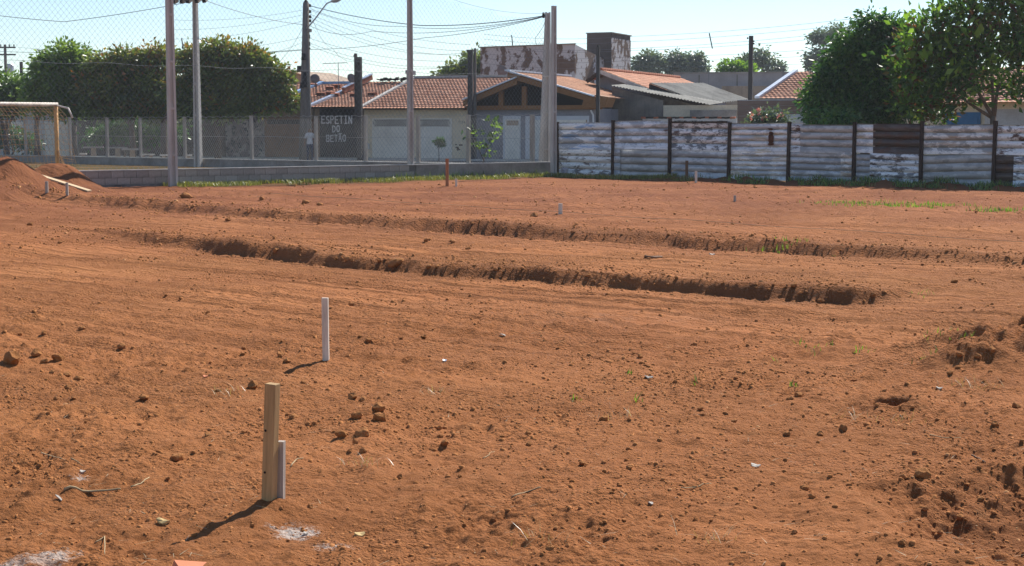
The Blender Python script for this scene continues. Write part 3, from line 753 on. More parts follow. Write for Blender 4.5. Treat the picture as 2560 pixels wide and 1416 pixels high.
# cream row house with two garage doors
def tile_house(name, label, eave_px, ridge_px, wallmat, tilemat='tile_orange', back=6.2, over=.55, wy=270, verge='flashing', ridge_cap=None, wtop=None):
    (ex0, ey0), (ex1, ey1) = eave_px; (rx0, ry0), (rx1, ry1) = ridge_px
    u0 = fh.u(ex0, 300, -over); u1 = fh.u(ex1, 300, -over)
    ze = fh.z((ex0 + ex1) / 2, (ey0 + ey1) / 2, -over); zr = fh.z((rx0 + rx1) / 2, (ry0 + ry1) / 2, back)
    h = thing(name, label, 'house', fh.w(0), fh.r)
    MB().box(u0 + .03, u1 - .03, 0, back + 5, -.1, ze + .06).build('wall', M[wallmat], h)
    roof_plane('roof_tiles', [(u0, -over, ze), (u1, -over, ze), (u1, back, zr), (u0, back, zr)], tilemat, h)
    roof_plane('rear_roof_tiles', [(u0, back + .02, zr), (u1, back + .02, zr), (u1, back + 5.6, ze), (u0, back + 5.6, ze)], tilemat, h, su=4)
    for u in (u0 + .06, u1 - .06): MB().prism([(u, .0, ze + .05), (u, back, zr - .06), (u, back + 5, ze + .05)], (.05 if u > (u0 + u1) / 2 else -.05, 0, 0)).build('gable_wall', M[wallmat], h)
    MB().box(u0 + .02, u1 - .02, -over + .05, -.003, ze - .06, ze - .035).build('soffit', M['timber_dark'], h)
    return h, u0, u1, ze, zr, back, over
hc, u0, u1, ze, zr, bk, ov = tile_house('cream_house', 'cream row house with orange tiled roof and two pale garage doors', ((897, 272), (1163, 271)), ((1052, 196), (1290, 192)), 'wall_cream')
b = MB(); b.bar((u0 + .02, -ov - .05, ze + .03), (u0 + .02, bk, zr + .06), .22, .10).build('verge', M['concrete'], hc)
MB().bar((u0 - .1, bk, zr + .06), (u1, bk, zr + .06), .22, .12).build('ridge_cap', M['concrete'], hc)
def garage(parent, x0, y0, x1, y1, mat, grille=True, lines=4, frame=None, fr=fh):
    a0, zb = fr.hit(x0, y1); a1, zt_ = fr.hit(x1, y0); zb = .02
    d = MB().box(a0, a1, -.06, -.004, zb, zt_).build('garage_door', mat, parent)
    gh = .42 if grille else 0
    if grille:
        MB().box(a0 + .06, a1 - .06, -.066, -.061, zt_ - .44, zt_ - .06).build('vent_opening', M['void'], d)
        g_ = MB(); st_ = .14; k = a0 + .06 - .38
        while k < a1:
            for sg in (1, -1):
                pts = [(k + t * .38 if sg > 0 else k + .38 - t * .38, zt_ - .44 + t * .38) for t in (0, 1)]
                pts = [(min(max(p[0], a0 + .06), a1 - .06), p[1]) for p in pts]
                g_.bar((pts[0][0], -.075, pts[0][1]), (pts[1][0], -.075, pts[1][1]), .012, .02)
            k += st_
        g_.build('lattice', mat, d)
    zz = zb
    hgt = (zt_ - zb - gh - .1) / lines
    for i in range(lines):
        MB().box(a0 + .5, a1 - .35, -.078, -.061, zb + .06 + i * hgt, zb + .06 + (i + 1) * hgt - .04).build('panel', mat, d)
    MB().box(a0 + .08, a0 + .45, -.074, -.061, zb + .06, zt_ - gh - .08).build('side_panel', mat, d)
    return d
garage(hc, 932, 296, 1026, 400, M['door_white']); garage(hc, 1045, 296, 1130, 400, M['door_white'])
for k, ch in enumerate('1174'):
    u, z = fh.hit(1147 + 4 * k, 309); strokes(GL[ch], hc, u, z, .06, .12, -.006, .018, M['black'], 'house_number')
o = MB()
for (x, y, rx, ry) in ((1152, 363, 6, 3), (1143, 369, 5, 3), (1145, 374, 5, 4), (1140, 362, 3, 2)):
    u, z = fh.hit(x, y); n = 9
    o.prism([(u + rx / 47 * math.cos(2 * math.pi * k / n) * random.uniform(.6, 1.2), -.004, z + ry / 47 * math.sin(2 * math.pi * k / n) * random.uniform(.6, 1.2)) for k in range(n)][::-1], (0, .002, 0))
o.build('dark_smear', M['charred'], hc)
u, z = fh.hit(920, 366); MB().box(u - .12, u + .12, -.12, -.003, z - .16, z + .16).build('meter_box', M['metal_light'], hc)

# house with the black painted shop front
hb, u0, u1, ze, zr, bk, ov = tile_house('painted_shop_house', 'row house with a black front hand lettered in white', ((772, 268), (896, 268)), ((905, 211), (1040, 200)), 'wall_tan')
MB().bar((u0 + .02, -ov - .05, ze + .04), (u0 + .02, bk, zr + .10), .24, .16).build('verge', M['flashing'], hb)
MB().bar((u0 + .3, bk * .45, ze + (zr - ze) * .52 + .16), (u0 + .3, bk, zr + .3), .14, .3).build('parapet', M['brick'], hb)
MB().bar((u0 + .3, bk * .45, ze + (zr - ze) * .52 + .34), (u0 + .3, bk, zr + .48), .2, .05).build('parapet_cap', M['flashing'], hb)
ua, _ = fh.hit(800, 300); ub, _ = fh.hit(894, 300)
MB().box(ua, ub, -.05, -.004, 0, ze - .08).build('black_front', M['wall_night'], hb)
def word(txt, px0, px1, py0, py1, wd, kern=1.0):
    a, z1 = fh.hit(px0, py0, -.055); c, z0 = fh.hit(px1, py1, -.055); n = len(txt); cw = (c - a) / n
    for i, ch in enumerate(txt):
        strokes(GL[ch], hb, a + cw * i + cw * .12, z0 + random.uniform(-.015, .015), cw * .68, z1 - z0, -.053, wd, M['letter'])
word('ESPETIN', 803, 882, 291, 309, .062); word('DO', 830, 851, 315, 330, .055); word('BETÃO', 815, 866, 338, 354, .045)
o = MB()
for k in range(26):                       # broken, blackened tiles heaped on the ridge
    t = random.random(); u = u0 + .8 + t * (u1 - u0 - 1.2); y = bk - random.uniform(0, .5)
    o.bar((u, y, zr + .05 + random.uniform(0, .12)), (u + random.uniform(.15, .4), y + random.uniform(-.2, .2), zr + .10 + random.uniform(0, .16)), .2, .06)
o.build('broken_ridge_tiles', M['charred'], hb)

# tan house at the left of the row
ha, u0, u1, ze, zr, bk, ov = tile_house('tan_house', 'tan row house with a brown slatted gate and bricks on the roof', ((652, 267), (770, 268)), ((800, 211), (912, 208)), 'wall_tan')
MB().bar((u0 + .02, -ov - .05, ze + .05), (u0 + .02, bk, zr + .10), .30, .12).build('verge', M['flashing_blue'], ha)
MB().bar((u0, bk, zr + .06), (u1, bk, zr + .06), .2, .14).build('ridge_cap', M['flashing_blue'], ha)
a0, _ = fh.hit(668, 300); a1, zt_ = fh.hit(756, 297)
MB().box(a0 - .15, a1 + .15, -.05, -.003, 0, zt_ + .16).build('gate_surround', M['gate_brown'], ha)
gt = MB().box(a0, a1, -.075, -.052, .02, zt_).build('gate', M['gate_brown'], ha)
MB().box(a0 + .05, a1 - .05, -.083, -.077, zt_ - .3, zt_ - .05).build('gate_vent', M['void'], gt)
for i in range(7):
    MB().box(a0 + .06 + i * (a1 - a0 - .1) / 7, a0 + (i + 1) * (a1 - a0 - .1) / 7 + .01, -.10, -.077, .08, zt_ - .36).build('board', M['gate_brown'], gt)
ba, _ = fh.hit(757, 300); 
MB().box(ba + .18, ua - .06, -.03, -.003, 0, 2.2).build('dark_recess', M['gate_brown'], hb)

# mural house farther left, mostly behind the tree
hm, u0, u1, ze, zr, bk, ov = tile_house('mural_house', 'house behind the tinted tree with dark painted figures on its wall', ((548, 268), (650, 268)), ((640, 213), (800, 210)), 'mural')
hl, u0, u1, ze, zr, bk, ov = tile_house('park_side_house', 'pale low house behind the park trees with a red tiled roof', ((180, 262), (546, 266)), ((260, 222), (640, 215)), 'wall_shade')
hl2, u0, u1, ze, zr, bk, ov = tile_house('far_left_house', 'white house glimpsed between the trunks at the far left', ((-260, 255), (178, 258)), ((-150, 220), (270, 218)), 'wall_white')
for (x0, x1) in ((20, 60), (112, 178)):
    a0, _ = fh.hit(x0, 300); a1, zt_ = fh.hit(x1, 305); MB().box(a0, a1, -.05, -.003, 0, zt_).build('shutter', M['door_white'], hl2)
tg = at(752, 322, 101)
h = thing('tan_gable_house', 'tan gable end behind the blue capped roof', 'house', (tg.x, tg.y, 0), R(-23))
zz = height_at(185, 101); 
MB().prism([(-4, 0, 0), (3, 0, 0), (3, 0, zz - .9), (-1.1, 0, zz + .25), (-4, 0, zz - .6)], (0, 6, 0)).build('wall', M['wall_tan'], h)
MB().bar((-1.1, -.2, zz + .3), (3.2, -.2, zz - .9), .5, .08).build('barge', M['timber'], h)

# grey gable house with timber trusses
hg = thing('grey_gable_house', 'blue grey house with an open timber gable and white garage door', 'house', fh.w(0), fh.r)
OV = -.75; DP = 8.2
u0 = fh.u(1170, 300); u1 = fh.u(1482, 300); zw = fh.z(1330, 272)
MB().box(u0, u1, 0, DP, -.1, zw).build('wall', M['wall_bluegrey'], hg)
A = loc_of(fh, 1157, 252, OV); B = loc_of(fh, 1292, 196, OV); Cc = loc_of(fh, 1268, 180, OV); D = loc_of(fh, 1486, 244, OV)
dz = Vector((0, DP - OV, 0))
roof_plane('roof_tiles', [D, D + dz, Cc + dz, Cc], 'tile_brown', hg, .2, .33)
roof_plane('left_roof_tiles', [A + dz, A, B, B + dz], 'tile_brown', hg, .2, .33, su=4)
for nm, P_, Q_ in (('left_barge', A, B), ('right_barge', Cc, D)):
    q = MB(); dn = Vector((0, 0, -.30)); q.prism([P_ + Vector((0, .02, -.02)), Q_ + Vector((0, .02, -.02)), Q_ + dn + Vector((0, .02, 0)), P_ + dn + Vector((0, .02, 0))], (0, .05, 0)); q.build(nm, M['timber'], hg)
    q = MB(); q.prism([P_ + Vector((0, .07, -.09)), Q_ + Vector((0, .07, -.09)), Q_ + Vector((0, 1.4, -.09)), P_ + Vector((0, 1.4, -.09))], (0, 0, -.03)); q.build('eave_boards', M['timber'], hg)
    MB().bar(P_ + Vector((0, -.02, .06)), Q_ + Vector((0, -.02, .06)), .12, .07).build('edge_flashing', M['flashing'], hg)
MB().bar(Cc + Vector((0, 0, .08)), Cc + dz + Vector((0, 0, .08)), .3, .08).build('ridge_cap', M['flashing'], hg)
MB().prism([(u0 + .1, .9, zw), (u1 - .1, .9, zw), (u1 - .1, .9, zw + .25), (Cc.x + .2, .9, Cc.z - .2), (u0 + .1, .9, zw + .35)], (0, .1, 0)).build('dark_gable', M['void'], hg)  # shade inside the open gable painted as a near-black back wall
MB().box(u0 - .15, u1 + .55, -.28, -.08, zw - .06, zw + .16).build('tie_beam', M['timber'], hg)
for px, yt in ((1253, 226), (1311, 214)):
    u = fh.u(px, 250, -.2); z1 = fh.z(px, yt, -.2); MB().box(u - .13, u + .13, -.25, -.08, zw + .165, z1 - .05).build('king_post', M['timber'], hg)
u = fh.u(1480, 250, -.3); MB().prism([(u - .5, -.5, zw + .02), (u + .75, -.5, zw + .05), (u + .95, -.5, zw + .55), (u - .3, -.5, zw + .75)], (0, 1.2, 0)).build('eave_box', M['timber'], hg)
a0, _ = fh.hit(1258, 300); a1, zt_ = fh.hit(1302, 290)
MB().box(a0, a1, -.04, -.003, 0, zt_).build('door_frame', M['white_paint'], hg)
d = MB().box(a0 + .12, a1 - .04, -.07, -.042, 0, zt_ - .18).build('door', M['door_white'], hg)
MB().box(a0 + .22, a1 - .1, -.078, -.072, zt_ - .5, zt_ - .24).build('vent', M['wall_tan'], d)
a0, _ = fh.hit(1314, 300); a1, zt_ = fh.hit(1473, 290)
MB().box(a0, a1, -.04, -.003, 0, zt_).build('garage_frame', M['white_paint'], hg)
d = MB().box(a0 + .25, a1 - .1, -.07, -.042, 0, zt_ - .38).build('garage_door', M['door_white'], hg)
MB().box(a0 + .25, a1 - .1, -.06, -.042, zt_ - .36, zt_ - .2).build('garage_vent', M['wall_tan'], hg)
for i in range(4): MB().box(a0 + .3, a1 - .15, -.082, -.072, .1 + i * .52, .1 + i * .52 + .49).build('panel', M['door_white'], d)
u, z = fh.hit(1484, 290); MB().tube([(u - .05, -.3, zw - .1), (u + .05, -.2, zw - .35), (u + .05, -.12, 0)], .05, 8).build('downpipe', M['white_paint'], hg)

# house with the long orange ridge and the mouldy sheds
hx = Frame(at(1530, 322, 84), R(-23))
hr = thing('long_roof_house', 'house with a long orange tiled roof behind the asbestos sheds', 'house', hx.w(0), hx.r)
A = loc_of(hx, 1502, 176, 3.0); B = loc_of(hx, 1800, 224, 3.0); 
Ay = loc_of(hx, 1502, 176, 2.2); L_ = 15.0
ue = loc_of(hx, 1660, 232, 2.2)
rl = [(ue.x, 2.2, ue.z - .1), (ue.x, 2.2 + L_, ue.z - .1), (Ay.x, 2.2 + L_, Ay.z), (Ay.x, 2.2, Ay.z)]
roof_plane('roof_tiles', rl, 'tile_orange', hr, su=5)
le = loc_of(hx, 1468, 200, 2.2)
roof_plane('left_roof_tiles', [(le.x, 2.2 + L_, le.z), (le.x, 2.2, le.z), (Ay.x, 2.2, Ay.z), (Ay.x, 2.2 + L_, Ay.z)], 'tile_orange', hr, su=4)
MB().prism([(le.x + .3, 2.9, 0), (ue.x - .3, 2.9, 0), (ue.x - .3, 2.9, ue.z - .3), (Ay.x, 2.9, Ay.z - .15), (le.x + .3, 2.9, le.z - .15)], (0, L_ - 2, 0)).build('wall', M['wall_bluegrey'], hr)
MB().bar((Ay.x, 2.12, Ay.z - .1), (ue.x, 2.12, ue.z - .2), .08, .2).build('right_barge', M['concrete'], hr)
MB().bar((le.x, 2.12, le.z - .1), (Ay.x, 2.12, Ay.z - .1), .08, .2).build('left_barge', M['timber_dark'], hr)
rc = MB()
for k in range(36): rc.lathe([(.10, 0), (.12, .16), (.09, .40)], (Ay.x, 2.2 + k * .41, Ay.z + .04), 8, (0, 1, .06))
rc.build('ridge_tiles', M['brick'], hr)
hs = thing('mouldy_shed', 'shed with black mould on its rendered wall and grey corrugated roofs', 'shed', hx.w(0), hx.r)
P1 = loc_of(hx, 1530, 218, 0); P2 = loc_of(hx, 1658, 252, 0); P3 = loc_of(hx, 1845, 262, 0)
MB().prism([(P1.x, 0, 0), (P2.x, 0, 0), (P2.x, 0, P2.z), (P1.x, 0, P1.z)], (0, .18, 0)).build('mould_wall', M['wall_mould'], hs)
MB().box(P2.x + .004, P3.x, .02, .2, 0, P2.z - .25).build('peeling_wall', M['wall_cream'], hs)
MB().box(P2.x + 1.5, P3.x - .05, -.12, .015, 0, hx.z(1750, 276)).build('old_wall', M['plaster_grey'], hs)
q1 = loc_of(hx, 1528, 214, -.2); q2 = loc_of(hx, 1775, 262, -.2)
corrugated('corrugated_roof', [q1, q2, q2 + Vector((.2, 2.0, .15)), q1 + Vector((.1, 2.0, .1))], 'asbestos', hs)
r1 = loc_of(hx, 1622, 208, 1.6); r2 = loc_of(hx, 1765, 261, 1.6)
bk_ = Vector((0, 6.4, .35))
corrugated('upper_corrugated_roof', [r2, r2 + bk_ + Vector((.7, 0, 0)), r1 + bk_ + Vector((1.2, 0, -.2)), r1], 'asbestos', hs, .35, .035)
MB().prism([r1 + Vector((0, .05, -.03)), r2 + Vector((0, .05, -.03)), Vector((r2.x - .4, 1.65, r2.z - .1)), Vector((r1.x, 1.65, r1.z - .5))], (0, .1, 0)).build('gable_shade_board', M['charred'], hs)
MB().prism([(r1.x, 1.9, 0), (r2.x - .2, 1.9, 0), (r2.x - .2, 1.9, r2.z - .15), (r1.x, 1.9, r1.z - .3)], (0, 5, 0)).build('rear_wall', M['wall_mould'], hs)
for k in range(22):
    u = hx.u(1610 + k * 10.6, 295, -1.0); z = hx.z(1610 + k * 10.6, 296 - .0 * k, -1.0)
    MB().box(-.13, .13, -.12, .12, 0, .09).build('coping_tile', M['charred'] if k % 3 else M['brick'], hs, loc=(u, -1.0, z - .02), rot=(random.uniform(-.1, .1), random.uniform(-.12, .12), 0))
u2, z2 = hx.hit(1608, 296, -1.0); u3, _ = hx.hit(1843, 296, -1.0)
MB().box(u2, u3, -1.1, -.9, 0, z2 - .015).build('front_wall', M['wall_white'], hs)
u2, z2 = hx.hit(1500, 285, -.6); u3, _ = hx.hit(1532, 285, -.6)
MB().box(u2, u3, -.6, -.4, 0, z2).build('brick_stub', M['brick'], hs)

# tall block of peeling render and its tank tower
hp = Frame(at(1201, 322, 104), R(-23))
ht = thing('peeling_building', 'tall windowless building of peeling brown and white render', 'building', hp.w(0), hp.r)
ur = hp.u(1437, 160); z1 = hp.z(1201, 120); z1r = hp.z(1437, 111)
dd = 6.6
MB().add([(0, 0, 0), (ur, 0, 0), (ur, dd, 0), (0, dd, 0), (0, 0, z1), (ur, 0, z1r), (ur, dd, z1r - .85), (0, dd, z1 - .85)], [(0, 3, 2, 1), (4, 5, 6, 7), (0, 1, 5, 4), (1, 2, 6, 5), (2, 3, 7, 6), (3, 0, 4, 7)]).build('wall', M['peeling'], ht)
MB().bar((-.05, 0, z1 + .03), (ur + .05, 0, z1r + .03), .25, .06).build('coping', M['plaster_dark'], ht)
hq = Frame(at(1466, 322, 107), R(-23))
hk = thing('tank_tower', 'dark square tank tower rising behind the peeling wall', 'tower', hq.w(0), hq.r)
ur = hq.u(1528, 120); z1 = hq.z(1500, 84)
MB().box(0, ur, 0, 4.0, 0, z1).build('wall', [M['tank_dark']], hk)
MB().box(ur + .002, ur + .03, .0, 4.0, z1 - 7, z1 - .3).build('side_render', M['peeling'], hk)
MB().box(-.06, ur + .08, -.06, 4.06, z1 + .002, z1 + .07).build('coping', M['plaster_dark'], hk)

# long pale parapet building far right
hz = Frame(at(1745, 322, 128), R(-10))
hf = thing('long_parapet_building', 'long flat pale grey building behind the tiled roofs', 'building', hz.w(0), hz.r)
ur = hz.u(1992, 200); z1 = hz.z(1850, 184)
MB().box(-2, ur + 1, 0, 8, 0, z1).build('wall', M['wall_farm'], hf)
MB().box(-2.05, ur + 1.05, -.06, .2, z1 + .002, z1 + .12).build('coping', M['plaster_grey'], hf)
for px in (1748, 1843): 
    u = hz.u(px, 200); MB().box(u - .05, u + .05, -.05, -.002, 0, z1 - .1).build('downpipe', M['plaster_dark'], hf)
MB().box(2, ur - 1, -3, -.1, 0, hz.z(1850, 218)).build('lower_wall', M['wall_tan'], hf)

# house with brown cladding behind the oleander
hw = Frame(at(1842, 322, 70), R(-23))
hd = thing('clad_house', 'house with brown plank cladding and orange hipped roof behind the oleander', 'house', hw.w(0), hw.r)
ur = hw.u(2013, 280); zc = hw.z(1920, 250)
MB().box(0, ur, .05, 6, 0, zc).build('wall', M['wall_white'], hd)
npl = 9
uc = hw.u(2000, 280)
for i in range(npl):
    MB().box(.02, uc, -.03, .048, .9 + i * (zc - .92) / npl, .9 + (i + 1) * (zc - .92) / npl - .012).build('plank', M['cladding'], hd)
a0, _ = hw.hit(1952, 300); a1, zt_ = hw.hit(2008, 286)
MB().box(a0, a1, -.09, -.035, 0, zt_).build('garage_frame', M['white_paint'], hd)
MB().box(a0 + .1, a1 - .1, -.12, -.092, 0, zt_ - .12).build('garage_door', M['door_white'], hd)
e0 = loc_of(hw, 1893, 247, .6); rr = loc_of(hw, 2018, 180, 5.5); e1 = hw.u(2120, 240, .6)
roof_plane('roof_tiles', [(e0.x, .6, e0.z), (e1, .6, e0.z), (e1, 5.5, rr.z), (e0.x + .6, 5.5, rr.z)], 'tile_orange', hd)
MB().bar((e0.x, .55, e0.z + .06), (e0.x + .6, 5.5, rr.z + .08), .22, .1).build('verge', M['flashing'], hd)
e2 = loc_of(hw, 1985, 248, -.5)
roof_plane('porch_roof_tiles', [(e2.x, -.5, e2.z), (e2.x + 3, -.5, e2.z), (e2.x + 3, 1.6, e2.z + .75), (e2.x + .5, 1.6, e2.z + .75)], 'tile_orange', hd)
MB().bar((e2.x, -.48, e2.z - .12), (e2.x + 3, -.48, e2.z - .12), .1, .16).build('porch_beam', M['timber_dark'], hd)
MB().box(e0.x + .3, e1, .8, 5.4, zc + .003, e0.z).build('upper_wall', M['wall_white'], hd)

# house behind the right trees with the blue window
hv = Frame(at(2290, 322, 63), R(-30))
hb2 = thing('blue_window_house', 'cream house with a blue louvred window behind the large leaved tree', 'house', hv.w(0), hv.r)
z1 = hv.z(2400, 255)
MB().box(-3, 12, .05, 6, 0, z1).build('wall', M['wall_cream'], hb2)
MB().box(hv.u(2462, 290), 12.01, .0, .048, 0, z1 - .3).build('white_section', M['wall_white'], hb2)
a0, _ = hv.hit(2362, 300); a1, zt_ = hv.hit(2452, 281); zb_ = hv.z(2400, 322)
wd_ = MB().box(a0, a1, -.05, .049, zb_, zt_).build('window', M['blue_paint'], hb2)
for i in range(9): MB().bar((a0 + .1, -.07, zb_ + .08 + i * (zt_ - zb_ - .2) / 9), (a1 - .1, -.07, zb_ + .08 + i * (zt_ - zb_ - .2) / 9), .03, .05).build('louvre', M['blue_paint'], wd_)
roof_plane('roof_tiles', [(-3.5, -.6, z1 - .05), (12.5, -.6, z1 - .05), (12.5, 5, z1 + 1.5), (-3.5, 5, z1 + 1.5)], 'tile_orange', hb2, su=5)

# ------------------------------------------------------------------ trees
def leaf_mesh(name, P, D, size, rnd, tint, fold=.25, wid=.5):
    """one folded leaf per row: base point P, direction D, length size"""
    n = len(P); D = D / np.maximum(np.linalg.norm(D, axis=1, keepdims=True), 1e-6)
    a = rng.normal(size=(n, 3)); S = np.cross(D, a); S /= np.maximum(np.linalg.norm(S, axis=1, keepdims=True), 1e-6)
    N = np.cross(S, D); sz = size[:, None]
    mid = P + D * sz * .5
    L = mid + S * sz * wid * .5 + N * sz * fold * .3; Rr = mid - S * sz * wid * .5 + N * sz * fold * .3; T = P + D * sz - N * sz * .1
    V = np.stack([P, L, T, Rr], 1).reshape(-1, 3); i = np.arange(n) * 4
    F = np.concatenate([np.stack([i, i + 1, i + 2], -1), np.stack([i, i + 2, i + 3], -1)])
    me = mesh_np(name, V, F); pattr(me, 'rnd', np.repeat(rnd, 4)); pattr(me, 'tint', np.repeat(tint, 4)); return me
def crown(lobes, n_clump, per, leaf, clump_r, seed, shell=(.55, 1.04), droop=.25, tint_fn=None, cover=None):
    rg = np.random.default_rng(seed); Ps = []; Ds = []; Sz = []; Rn = []; Tn = []
    vol = np.array([l[3] * l[4] + l[3] * l[5] + l[4] * l[5] for l in lobes]); vol = vol / vol.sum()
    for li, (cx, cy, cz, rx, ry, rz) in enumerate(lobes):
        k = max(3, int(n_clump * vol[li])); d = rg.normal(size=(k, 3)); d /= np.linalg.norm(d, axis=1, keepdims=True)
        rr = rg.uniform(shell[0], shell[1], k) ** .7
        c = np.array([cx, cy, cz]) + d * rr[:, None] * np.array([rx, ry, rz])
        tone = np.clip(rg.random() * .6 + rg.random(k) * .4 + .18 * d[:, 2], 0, 1); tt = np.zeros(k) if tint_fn is None else tint_fn(c, d, rr, rg)  # clumps facing up get a lighter leaf colour, top light painted in
        for j in range(k):
            m = max(3, int(per * rg.uniform(.5, 1.5))); off = rg.normal(size=(m, 3)) * clump_r * np.array([1, 1, .7])
            Ps.append(c[j] + off); dd = off / clump_r * .6 + d[j] * .6 + rg.normal(size=(m, 3)) * .5; dd[:, 2] -= droop; Ds.append(dd)
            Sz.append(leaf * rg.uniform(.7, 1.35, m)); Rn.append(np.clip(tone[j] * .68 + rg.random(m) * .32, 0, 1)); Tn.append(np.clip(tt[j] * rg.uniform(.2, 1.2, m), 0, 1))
    return np.concatenate(Ps), np.concatenate(Ds), np.concatenate(Sz), np.concatenate(Rn), np.concatenate(Tn)
def lob(px, py, rx, ry, Y, dy=0, deep=.8):
    p = at(px, py, Y + dy); s = spx(Y + dy); return (p.x, p.y, p.z, rx / s, max(rx, ry) / s * deep, ry / s)
def tree(name, label, base, lobes, mat, n_clump, per, leaf, clump_r, seed, trunk_r=.16, fork=1.6, limbs=None, group=None, tint_fn=None, shell=(.55, 1.04), droop=.25, trunks=None, cat='tree', puff=(.86, .62, .34, .50, 7)):
    t = thing(name, label, cat, (base.x, base.y, 0), 0, group)
    bx, by = base.x, base.y
    lob2 = [(l[0] - bx, l[1] - by) + tuple(l[2:]) for l in lobes]
    rs_ = random.Random(seed + 99); l3 = []
    for l in lob2:
        l3.append(tuple(l[:3]) + tuple(q * puff[0] for q in l[3:]))
        for _ in range(puff[4]):
            a_ = rs_.uniform(0, 6.28); e_ = rs_.uniform(-.5, 1.3); k_ = rs_.uniform(puff[2], puff[3])
            l3.append((l[0] + l[3] * puff[1] * math.cos(a_) * math.cos(e_), l[1] + l[4] * puff[1] * math.sin(a_) * math.cos(e_), l[2] + l[5] * puff[1] * math.sin(e_), l[3] * k_, l[4] * k_, l[5] * k_))
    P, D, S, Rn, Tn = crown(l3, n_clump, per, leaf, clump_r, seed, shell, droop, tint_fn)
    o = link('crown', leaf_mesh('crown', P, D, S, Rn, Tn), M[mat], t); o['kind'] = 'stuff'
    rr = random.Random(seed)
    for (tx, ty) in (trunks or [(0, 0)]):
        fk = Vector((tx + rr.uniform(-.1, .1), ty, fork))
        MB().tube([(tx, ty, -.1), (tx + rr.uniform(-.04, .04), ty, fork * .5), fk], [trunk_r * 1.25, trunk_r, trunk_r * .85], 8).build('trunk', M['bark'], t, True)
    for l in (lob2 if not isinstance(limbs, tuple) else [lob2[i] for i in limbs]):
        tk = min((trunks or [(0, 0)]), key=lambda q: abs(q[0] - l[0])); a = Vector((tk[0], tk[1], fork * .95)); e = Vector(l[:3])
        m1 = a.lerp(e, .5) + Vector((rr.uniform(-.2, .2), rr.uniform(-.2, .2), rr.uniform(0, .3)))
        if limbs is not False: MB().tube([a, m1, e], [trunk_r * .6, trunk_r * .4, trunk_r * .12], 6).build('limb', M['bark'], t, True)
    return t
def top_tint(lo, amt):
    def f(c, d, rr, rg): return np.clip((d[:, 2] * .7 + rr * .3 - lo) * 2.2, 0, 1) * (rg.random(len(c)) < amt)
    return f
GP = 'trees in the park behind the street fence'
Yp = 84
tree('park_tree', 'low dark green tree at the far left edge above the goal', at(15, 322, Yp + 3), [lob(10, 222, 55, 42, Yp + 3), lob(-50, 210, 60, 50, Yp + 3), lob(55, 235, 32, 36, Yp + 3), lob(-100, 240, 60, 50, Yp + 3), lob(20, 262, 60, 30, Yp + 3)], 'leaf_green', 330, 24, .26, .3, 11, group=GP, fork=1.7)
tree('park_tree', 'rounded mid green tree with a lighter dome beside the far crossarm pole', at(92, 322, Yp), [lob(160, 150, 50, 38, Yp), lob(112, 190, 42, 42, Yp), lob(205, 172, 36, 40, Yp), lob(160, 215, 66, 46, Yp), lob(95, 248, 45, 34, Yp), lob(200, 258, 45, 32, Yp), lob(150, 275, 40, 22, Yp)], 'leaf_green', 560, 26, .25, .28, 12, group=GP, fork=1.9, trunks=[(0, 0), (1.9, .3)])
tree('park_tree', 'wide tree with orange young leaves left of the thick pole', at(330, 322, Yp - 1), [lob(262, 182, 42, 40, Yp - 1), lob(325, 165, 46, 38, Yp - 1), lob(392, 152, 42, 34, Yp - 1), lob(225, 225, 40, 38, Yp - 1), lob(295, 225, 56, 42, Yp - 1), lob(375, 215, 60, 48, Yp - 1), lob(420, 235, 40, 44, Yp - 1), lob(255, 272, 40, 24, Yp - 1), lob(345, 276, 55, 24, Yp - 1), lob(415, 285, 35, 22, Yp - 1)], 'leaf_tinted', 640, 26, .26, .28, 13, group=GP, tint_fn=top_tint(.45, .5), fork=1.9, trunks=[(0, 0), (1.6, .2)])
tree('park_tree', 'broad domed tree with reddish tips between the two poles and the street pole', at(548, 322, Yp - 3), [lob(485, 165, 42, 38, Yp - 3), lob(545, 138, 46, 32, Yp - 3), lob(608, 155, 44, 34, Yp - 3), lob(660, 180, 40, 36, Yp - 3), lob(700, 205, 28, 28, Yp - 3), lob(468, 225, 44, 46, Yp - 3), lob(535, 205, 56, 46, Yp - 3), lob(610, 218, 60, 44, Yp - 3), lob(670, 235, 42, 32, Yp - 3), lob(500, 272, 44, 26, Yp - 3), lob(570, 268, 50, 30, Yp - 3), lob(635, 270, 42, 24, Yp - 3), lob(722, 256, 24, 13, Yp - 3)], 'leaf_tinted', 820, 26, .25, .28, 14, group=GP, tint_fn=top_tint(.5, .55), fork=2.0, trunks=[(-.1, 0), (-3.0, .4)])
gR = 'trees behind the tin fence'
tree('fence_tree', 'dense dark green tree spilling over the tin fence', at(2165, 322, 51.5), [lob(2205, 95, 56, 52, 51.5), lob(2130, 140, 55, 55, 51.5), lob(2090, 200, 58, 55, 51.5), lob(2060, 250, 48, 50, 51.5), lob(2160, 150, 62, 60, 51.5), lob(2230, 165, 70, 80, 51.5), lob(2110, 205, 62, 60, 51.5), lob(2180, 225, 85, 70, 51.5), lob(2075, 262, 50, 48, 51.5), lob(2140, 280, 72, 34, 51.2), lob(2240, 265, 75, 48, 51.5), lob(2055, 295, 30, 20, 51.0), lob(2290, 225, 50, 70, 51.8), lob(2185, 58, 30, 18, 51.5), lob(2105, 305, 35, 12, 49.5)], 'leaf_dense', 1500, 26, .16, .2, 15, group=gR, fork=1.5, droop=.7, shell=(.5, 1.05))
